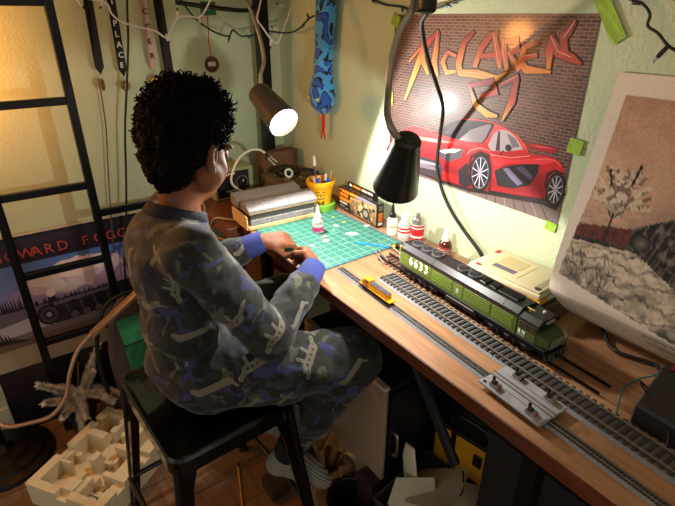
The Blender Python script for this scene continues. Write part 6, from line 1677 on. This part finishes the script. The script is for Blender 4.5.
# eyes, brows and lashes
for s in (-1, 1):
    b = bm_new(); sphere(b, hp(.0735, s * .030, -.006), .0118, 3); obj('eye', b, mat('eye_white', '#d8d2c8', .25), person, True, 180)
    b = bm_new(); sphere(b, hp(.0815, s * .030, -.0095), (.0046, .0046, .0046), 2); obj('iris', b, mat('dark_iris', '#1a0f0a', .15), person, True, 180)
    b = bm_new(); tube(b, [hp(.0845 - .006 * abs(t), s * (.030 + .012 * t), -.0065 - .0025 * abs(t)) for t in (-1, -.5, 0, .5, 1)], .0013, 6)
    for t in (-.9, -.5, 0, .5, .9): tube(b, [hp(.0845 - .005 * abs(t), s * (.030 + .012 * t), -.007), hp(.0905 - .005 * abs(t), s * (.030 + .015 * t), -.0085)], [.0007, .0002], 4)
    obj('eyelashes', b, mat('lash_black', '#0c0808', .7), person, True)
    b = bm_new(); tube(b, [hp(.085 - .007 * t * t, s * (.030 + .017 * t), .0185 - .003 * t * t) for t in (-1, -.4, .2, .7, 1)], [.0012, .0026, .0028, .0022, .0008], 6, 3); obj('eyebrow', b, mat('lash_black'), person, True)

# ---------------------------------------------------------------- hair
hf = Field(HC - .20, HC + .22, .0050)
hf.ell(hp(-.014, 0, .042), (.094, .083, .082), HR, .02)
hf.ell(hp(-.004, 0, .074), (.084, .074, .060), HR, .02)
hf.ell(hp(-.050, 0, -.004), (.052, .070, .072), HR, .03)
hf.ell(hp(-.050, 0, -.052), (.034, .050, .045), HR, .02)
hf.ell(hp(.122, 0, -.012), (.064, .12, .084), HR, .010, True)      # leave the face free
for s in (-1, 1):
    hf.ell(hp(.064, s * .078, -.040), (.066, .050, .064), HR, .012, True)
    hf.ell(hp(-.006, s * .096, -.034), (.034, .042, .050), HR, .008, True)   # around the ears
v, q = hf.mesh(); v = relax(v, q, 1)
nrm = vnormals(v, q)
dsp = np.array([.008 * noise.noise(Vector(p) * 55) + .007 * noise.noise(Vector(p) * 110) + .004 * noise.noise(Vector(p) * 230) for p in v])
v2 = v + nrm * dsp[:, None]
M_hair = mat('black_curly_hair', '#060404', .85, spec=.12, col2='#100b09', scale=120, bump=.6, bscale=350)
hair = mesh_obj('hair', v2, q, M_hair, person)
# curl tufts
pick = rng.choice(len(v2), 2300, replace=False)
vs, fs = [], []
for i in pick:
    p = Vector(v2[i]); n_ = Vector(nrm[i]); rel = (v2[i] - HC)
    hgt = float(rel @ up)
    if float(rel @ fw) > .055 and hgt < .065: continue
    L = random.uniform(.005, .011) * (1.7 if hgt > .06 and random.random() < .5 else 1.)
    if hgt < -.02: L *= .45
    F = frame_from((n_ + Vector(rng.normal(0, .28, 3))).normalized()); rr = random.uniform(.0020, .0034); ph = random.uniform(0, 6.3); cr_ = random.uniform(.0015, .0035)
    prev = None; rings_ = 6
    for k in range(rings_):
        t = k / (rings_ - 1); a = ph + t * 5.5
        c = p - n_ * .003 + F @ Vector((cr_ * (math.cos(a) - math.cos(ph)), cr_ * (math.sin(a) - math.sin(ph)), L * t))
        r = rr * (1 - .55 * t); s0 = len(vs)
        vs += [c + F @ Vector((r * math.cos(w_), r * math.sin(w_), 0)) for w_ in (0, PI / 2, PI, 1.5 * PI)]
        if prev is not None: fs += [(prev + j, prev + (j + 1) % 4, s0 + (j + 1) % 4, s0 + j) for j in range(4)]
        prev = s0
    fs.append((prev, prev + 1, prev + 2, prev + 3))
Mi = world_m(person).inverted()
me = bpy.data.meshes.new('curls'); me.from_pydata([Mi @ x for x in vs], [], fs); me.polygons.foreach_set('use_smooth', [True] * len(fs)); me.materials.append(M_hair)
o = bpy.data.objects.new('curls', me); COL.objects.link(o); o.parent = hair; tag(o, kind='stuff')
o.matrix_parent_inverse = Matrix.Identity(4)

# ---------------------------------------------------------------- pyjamas
def camo_mat():
    m = bpy.data.materials.new('camouflage_cotton'); m.use_nodes = True
    nt = m.node_tree; b = nt.nodes['Principled BSDF']; b.inputs['Roughness'].default_value = .85; b.inputs['Sheen Weight'].default_value = .15
    tc = nt.nodes.new('ShaderNodeTexCoord')
    def noi(sc, seed, det=2., dist=.8):
        mp = nt.nodes.new('ShaderNodeMapping'); mp.inputs['Location'].default_value = (seed, seed * 1.7, seed * .6); nt.links.new(tc.outputs['Object'], mp.inputs['Vector'])
        n = nt.nodes.new('ShaderNodeTexNoise'); n.inputs['Scale'].default_value = sc; n.inputs['Detail'].default_value = det; n.inputs['Distortion'].default_value = dist
        nt.links.new(mp.outputs['Vector'], n.inputs['Vector']); return n.outputs['Fac']
    def step(fac, at, w=.012):
        r = nt.nodes.new('ShaderNodeValToRGB'); r.color_ramp.elements[0].position = at; r.color_ramp.elements[1].position = at + w
        nt.links.new(fac, r.inputs['Fac']); return r.outputs['Color']
    def mix(f, a, c):
        x = nt.nodes.new('ShaderNodeMix'); x.data_type = 'RGBA'; nt.links.new(f, x.inputs[0])
        if isinstance(a, tuple): x.inputs[6].default_value = a
        else: nt.links.new(a, x.inputs[6])
        x.inputs[7].default_value = c; return x.outputs[2]
    c = mix(step(noi(17, 3.1), .50), C('#131412'), C('#22241e'))
    c = mix(step(noi(21, 8.2), .615), c, C('#4a483d'))
    c = mix(step(noi(23, 5.5), .585), c, C('#2a3056'))
    c = mix(step(noi(26, 1.4), .60), c, C('#101113'))
    a = nt.nodes.new('ShaderNodeAttribute'); a.attribute_name = 'motif'
    c = mix(step(a.outputs['Fac'], .5, .05), c, C('#6c6758'))
    a2 = nt.nodes.new('ShaderNodeAttribute'); a2.attribute_name = 'motif_line'
    c = mix(step(a2.outputs['Fac'], .5, .05), c, C('#26262a'))
    nt.links.new(c, b.inputs['Base Color'])
    n2 = nt.nodes.new('ShaderNodeTexNoise'); n2.inputs['Scale'].default_value = 900; nt.links.new(tc.outputs['Object'], n2.inputs['Vector'])
    bp_ = nt.nodes.new('ShaderNodeBump'); bp_.inputs['Strength'].default_value = .12; bp_.inputs['Distance'].default_value = .002
    nt.links.new(n2.outputs['Fac'], bp_.inputs['Height']); nt.links.new(bp_.outputs['Normal'], b.inputs['Normal'])
    return m
M_camo = camo_mat()
M_cuff = mat('blue_rib_cuff', '#333f80', .85, bump=.5, bscale=260); M_collar = mat('dark_navy_collar', '#10131f', .85, bump=.4, bscale=260)
def folds(v, nrm, amp=1.):
    """soft cloth folds: stretched noise across the limbs and trunk"""
    out = np.zeros(len(v))
    for i, p in enumerate(v):
        a = noise.noise(Vector((p[0] * 9, p[1] * 9, p[2] * 26))); c = noise.noise(Vector((p[0] * 30 + 5, p[1] * 22, p[2] * 17)))
        out[i] = .0050 * (1 - abs(a) * 2.2) + .0030 * (1 - abs(c) * 2)
    return v + nrm * (amp * out)[:, None]
# light dinosaur-like print silhouettes: strokes (offset u, v, offset u2, v2, radius) on the cloth
MOT = [[(-.020, 0, .014, .002, .0075), (.012, .002, .028, .012, .0042), (-.018, 0, -.036, -.008, .0035), (-.008, -.004, -.010, -.018, .003), (.008, -.004, .010, -.018, .003)],
       [(-.024, -.006, .024, .006, .0055), (.020, .006, .030, .002, .0050), (-.024, -.006, -.034, .004, .0025)],
       [(0, 0, .014, .010, .0042), (0, 0, -.014, .009, .0036), (0, 0, .004, -.016, .0036), (0, 0, -.012, -.010, .0030)]]
def motifs(v, nrm, spots):
    f = np.zeros(len(v)); ln = np.zeros(len(v))
    for (c, kind, rot, sc) in spots:
        c = np.array(c); d2 = ((v - c) ** 2).sum(1); i0 = int(np.argmin(d2)); c = v[i0]; n_ = nrm[i0]
        t = nz(np.cross(n_, [0, 0, 1.]) + 1e-6); w = np.cross(n_, t)
        ex = t * math.cos(rot) + w * math.sin(rot); ey = -t * math.sin(rot) + w * math.cos(rot)
        sc = sc * 1.2
        near = np.where((((v - c) ** 2).sum(1) < (.06 * sc) ** 2) & ((nrm @ n_) > .15))[0]
        P = np.stack([(v[near] - c) @ ex, (v[near] - c) @ ey], 1) / sc
        for (u0, v0, u1, v1, r) in MOT[kind]:
            a = np.array([u0, v0]); d = np.array([u1 - u0, v1 - v0]); tt = np.clip(((P - a) @ d) / (d @ d + 1e-9), 0, 1)
            dist = np.linalg.norm(P - a - tt[:, None] * d, axis=1)
            f[near] = np.maximum(f[near], np.clip(.5 + (r - dist) / .004, 0, 1))
            if kind == 0: ln[near] = np.maximum(ln[near], np.clip(.5 + (r * .35 - dist) / .003, 0, 1) * (np.sin(P[:, 0] * 700) > .1))
    return f, ln
sh = Field((.06, .70, .53), (.56, 1.24, 1.02), .0040)
sh.ell(J['chest'], (.080, .114, .128), None, .03); sh.ell(J['waist'] + [.002, 0, 0], (.080, .106, .12), None, .03); sh.ell(J['pel'] + [.004, 0, .0], (.090, .116, .085), None, .03)
sh.ell(J['chest'] + [-.022, 0, .03], (.050, .090, .09), None, .03)
for s, sg in (('R', -1), ('L', 1)):
    sh.cap(J['chest'] + [0, sg * .03, .055], J['sh' + s], .058, .050, .03)
    mid = J['el' + s]; wr = J['wr' + s]; fd = nz(wr - mid)
    sh.chain([J['sh' + s], J['sh' + s] * .5 + mid * .5, mid, mid * .5 + wr * .5, wr - fd * .062], [.050, .048, .043, .037, .0330], .012)
sh.cap(J['neck0'] + [0, 0, -.040], J['neck0'] + [0.002, 0, -.006], .070, .056, .02)
nd = nz(J['neck1'] - J['neck0'])
sh.ell(J['neck0'] + nd * .052 + [.006, 0, 0], (.060, .062, .050), None, .006, True)
sh.cut((0, 0, .575), (-.12, 0, -1), .006)
for s in 'RL':
    pass
v, q = sh.mesh(); v = relax(v, q, 2); nrm = vnormals(v, q)
v = folds(v, nrm, .9); nrm = vnormals(v, q)
spots = [((.17, .86, .93), 2, .4, 1.0), ((.20, .84, .86), 0, 1.2, 1.0), ((.155, .90, .80), 1, .2, 1.0), ((.23, .83, .74), 1, -.1, 1.1), ((.30, .80, .80), 0, .7, 1.05), ((.37, .75, .74), 0, .6, 1.05), ((.14, .95, .89), 1, 1.4, .8), ((.14, .93, .70), 2, .8, 1.0), ((.44, .80, .74), 1, .5, .9),
         ((.27, .88, .95), 1, .8, .8), ((.18, .84, .66), 0, .2, 1.0), ((.46, 1.06, .82), 1, .3, .9), ((.30, .83, .90), 2, .1, .9), ((.13, .99, .82), 0, 1.3, 1.), ((.30, 1.07, .97), 0, .2, .9)]
f_, ln = motifs(v, nrm, spots)
shirt = mesh_obj('pyjama_top', v, q, M_camo, person, {'motif': f_, 'motif_line': ln})
for s in 'RL':
    wr = J['wr' + s]; fd = nz(wr - J['el' + s])
    b = bm_new(); lathe(b, [(.0270, -.047), (.0320, -.046), (.0325, -.036), (.0300, -.012), (.0275, .004), (.0240, .005), (.0228, -.012)], 32, along(wr, fd), True)
    for v_ in b.verts: v_.co += V(0, 0, 0)
    obj('cuff', b, M_cuff, shirt, True, 60)
b = bm_new(); nc = V(J['neck0'] + nd * .016 + [.000, 0, 0])
F = Matrix.Translation(nc) @ frame_from(nz(nd * .9 + [.10, 0, .2])).to_4x4()
lathe(b, [(.0520, -.014), (.0640, -.016), (.0660, -.007), (.0600, .008), (.0530, .010), (.0500, .003)], 40, F, True); obj('collar', b, M_collar, shirt, True, 60)

pf = Field((.09, .62, .22), (.68, 1.20, .72), .0040)
pf.ell(J['pel'] + [-.004, 0, -.012], (.096, .120, .088), None, .03)
for s in 'RL':
    hp_, kn_, an_ = J['hip' + s], J['knee' + s], J['ank' + s]
    pf.chain([hp_, hp_ * .5 + kn_ * .5 + [0, 0, .004], kn_], [.076, .072, .064], .03)
    pf.chain([kn_, kn_ * .5 + an_ * .5 + [-.012, 0, 0], an_ + [0, 0, .012]], [.064, .052, .036], .02)
pf.cut((0, 0, SEATZ + .002), (0, 0, -1), .004) if False else None
v, q = pf.mesh(); v = relax(v, q, 2); nrm = vnormals(v, q); v = folds(v, nrm, 1.1); nrm = vnormals(v, q)
inside = (np.abs(v[:, 0] - .261) < .165) & (np.abs(v[:, 1] - .955) < .195)
v[inside, 2] = np.maximum(v[inside, 2], SEATZ + .0012)
spots = [((.33, .79, .66), 0, .5, 1.1), ((.44, .74, .66), 0, .9, 1.1), ((.25, .82, .62), 1, .1, 1.2), ((.52, .69, .62), 1, .7, 1.0), ((.54, .72, .50), 0, 1.0, 1.0), ((.50, .74, .42), 1, 1.2, 1.0), ((.38, .75, .58), 2, .3, 1.1), ((.56, .70, .58), 2, .5, .9), ((.45, .79, .36), 2, .9, 1.0), ((.30, .78, .56), 1, .4, 1.0), ((.48, .80, .665), 2, .2, 1.)]
f_, ln = motifs(v, nrm, spots)
pants = mesh_obj('pyjama_trousers', v, q, M_camo, person, {'motif': f_, 'motif_line': ln})
for s in 'RL':
    d = nz(J['ank' + s] - J['knee' + s])
    b = bm_new(); lathe(b, [(.034, -.040), (.039, -.038), (.041, -.020), (.036, .012), (.033, .013), (.031, -.01)], 32, along(J['ank' + s], d), True); obj('ankle_cuff', b, mat('black_rib_cuff', '#14151a', .9, bump=.4, bscale=240), pants, True, 60)
# socks
def sock_mat():
    m = bpy.data.materials.new('grey_ribbed_sock'); m.use_nodes = True
    nt = m.node_tree; b = nt.nodes['Principled BSDF']; b.inputs['Roughness'].default_value = .9
    tc = nt.nodes.new('ShaderNodeTexCoord'); mp = nt.nodes.new('ShaderNodeMapping'); mp.inputs['Rotation'].default_value = (.5, .7, .4); nt.links.new(tc.outputs['Object'], mp.inputs['Vector'])
    w = nt.nodes.new('ShaderNodeTexWave'); w.inputs['Scale'].default_value = 42; w.inputs['Distortion'].default_value = .6; nt.links.new(mp.outputs['Vector'], w.inputs['Vector'])
    r = nt.nodes.new('ShaderNodeValToRGB'); r.color_ramp.elements[0].color = C('#5c5a52'); r.color_ramp.elements[1].color = C('#a8a294'); nt.links.new(w.outputs['Fac'], r.inputs['Fac']); nt.links.new(r.outputs['Color'], b.inputs['Base Color'])
    return m
M_sock = sock_mat()
for s in 'RL':
    a = J['ank' + s]; sf = Field(a - .17, a + .17, .004)
    toe = nz(np.array([.50, -.62, -.60])); heel = a + np.array([-.028, .012, -.040])
    sf.cap(a + [0, 0, .0], heel, .030, .029, .015); sf.cap(a + [.005, -.005, -.015], a + toe * .085, .031, .029, .015); sf.cap(heel, a + toe * .10 + [0, 0, -.010], .028, .026, .015); sf.cap(a + toe * .08, a + toe * .125 + [0, 0, -.004], .029, .022, .012)
    v, q = sf.mesh(); v = relax(v, q, 2)
    mesh_obj('sock', v, q, M_sock, person)
# the little part held between the fingertips
hold = [(tipsR[0][0] + tipsR[4][0]) / 2, (tipsL[0][0] + tipsL[4][0]) / 2]
b = bm_new(); c0_ = V(hold[1]); c1_ = V(hold[0]); d_ = (c1_ - c0_)
box(b, (-.004, -.003, 0), (.004, .003, max(.02, d_.length)), .001, 1, along(c0_, d_)); single('plastic_part', b, M_scrap, 'small white plastic part held between the fingertips of both hands', 'model part')
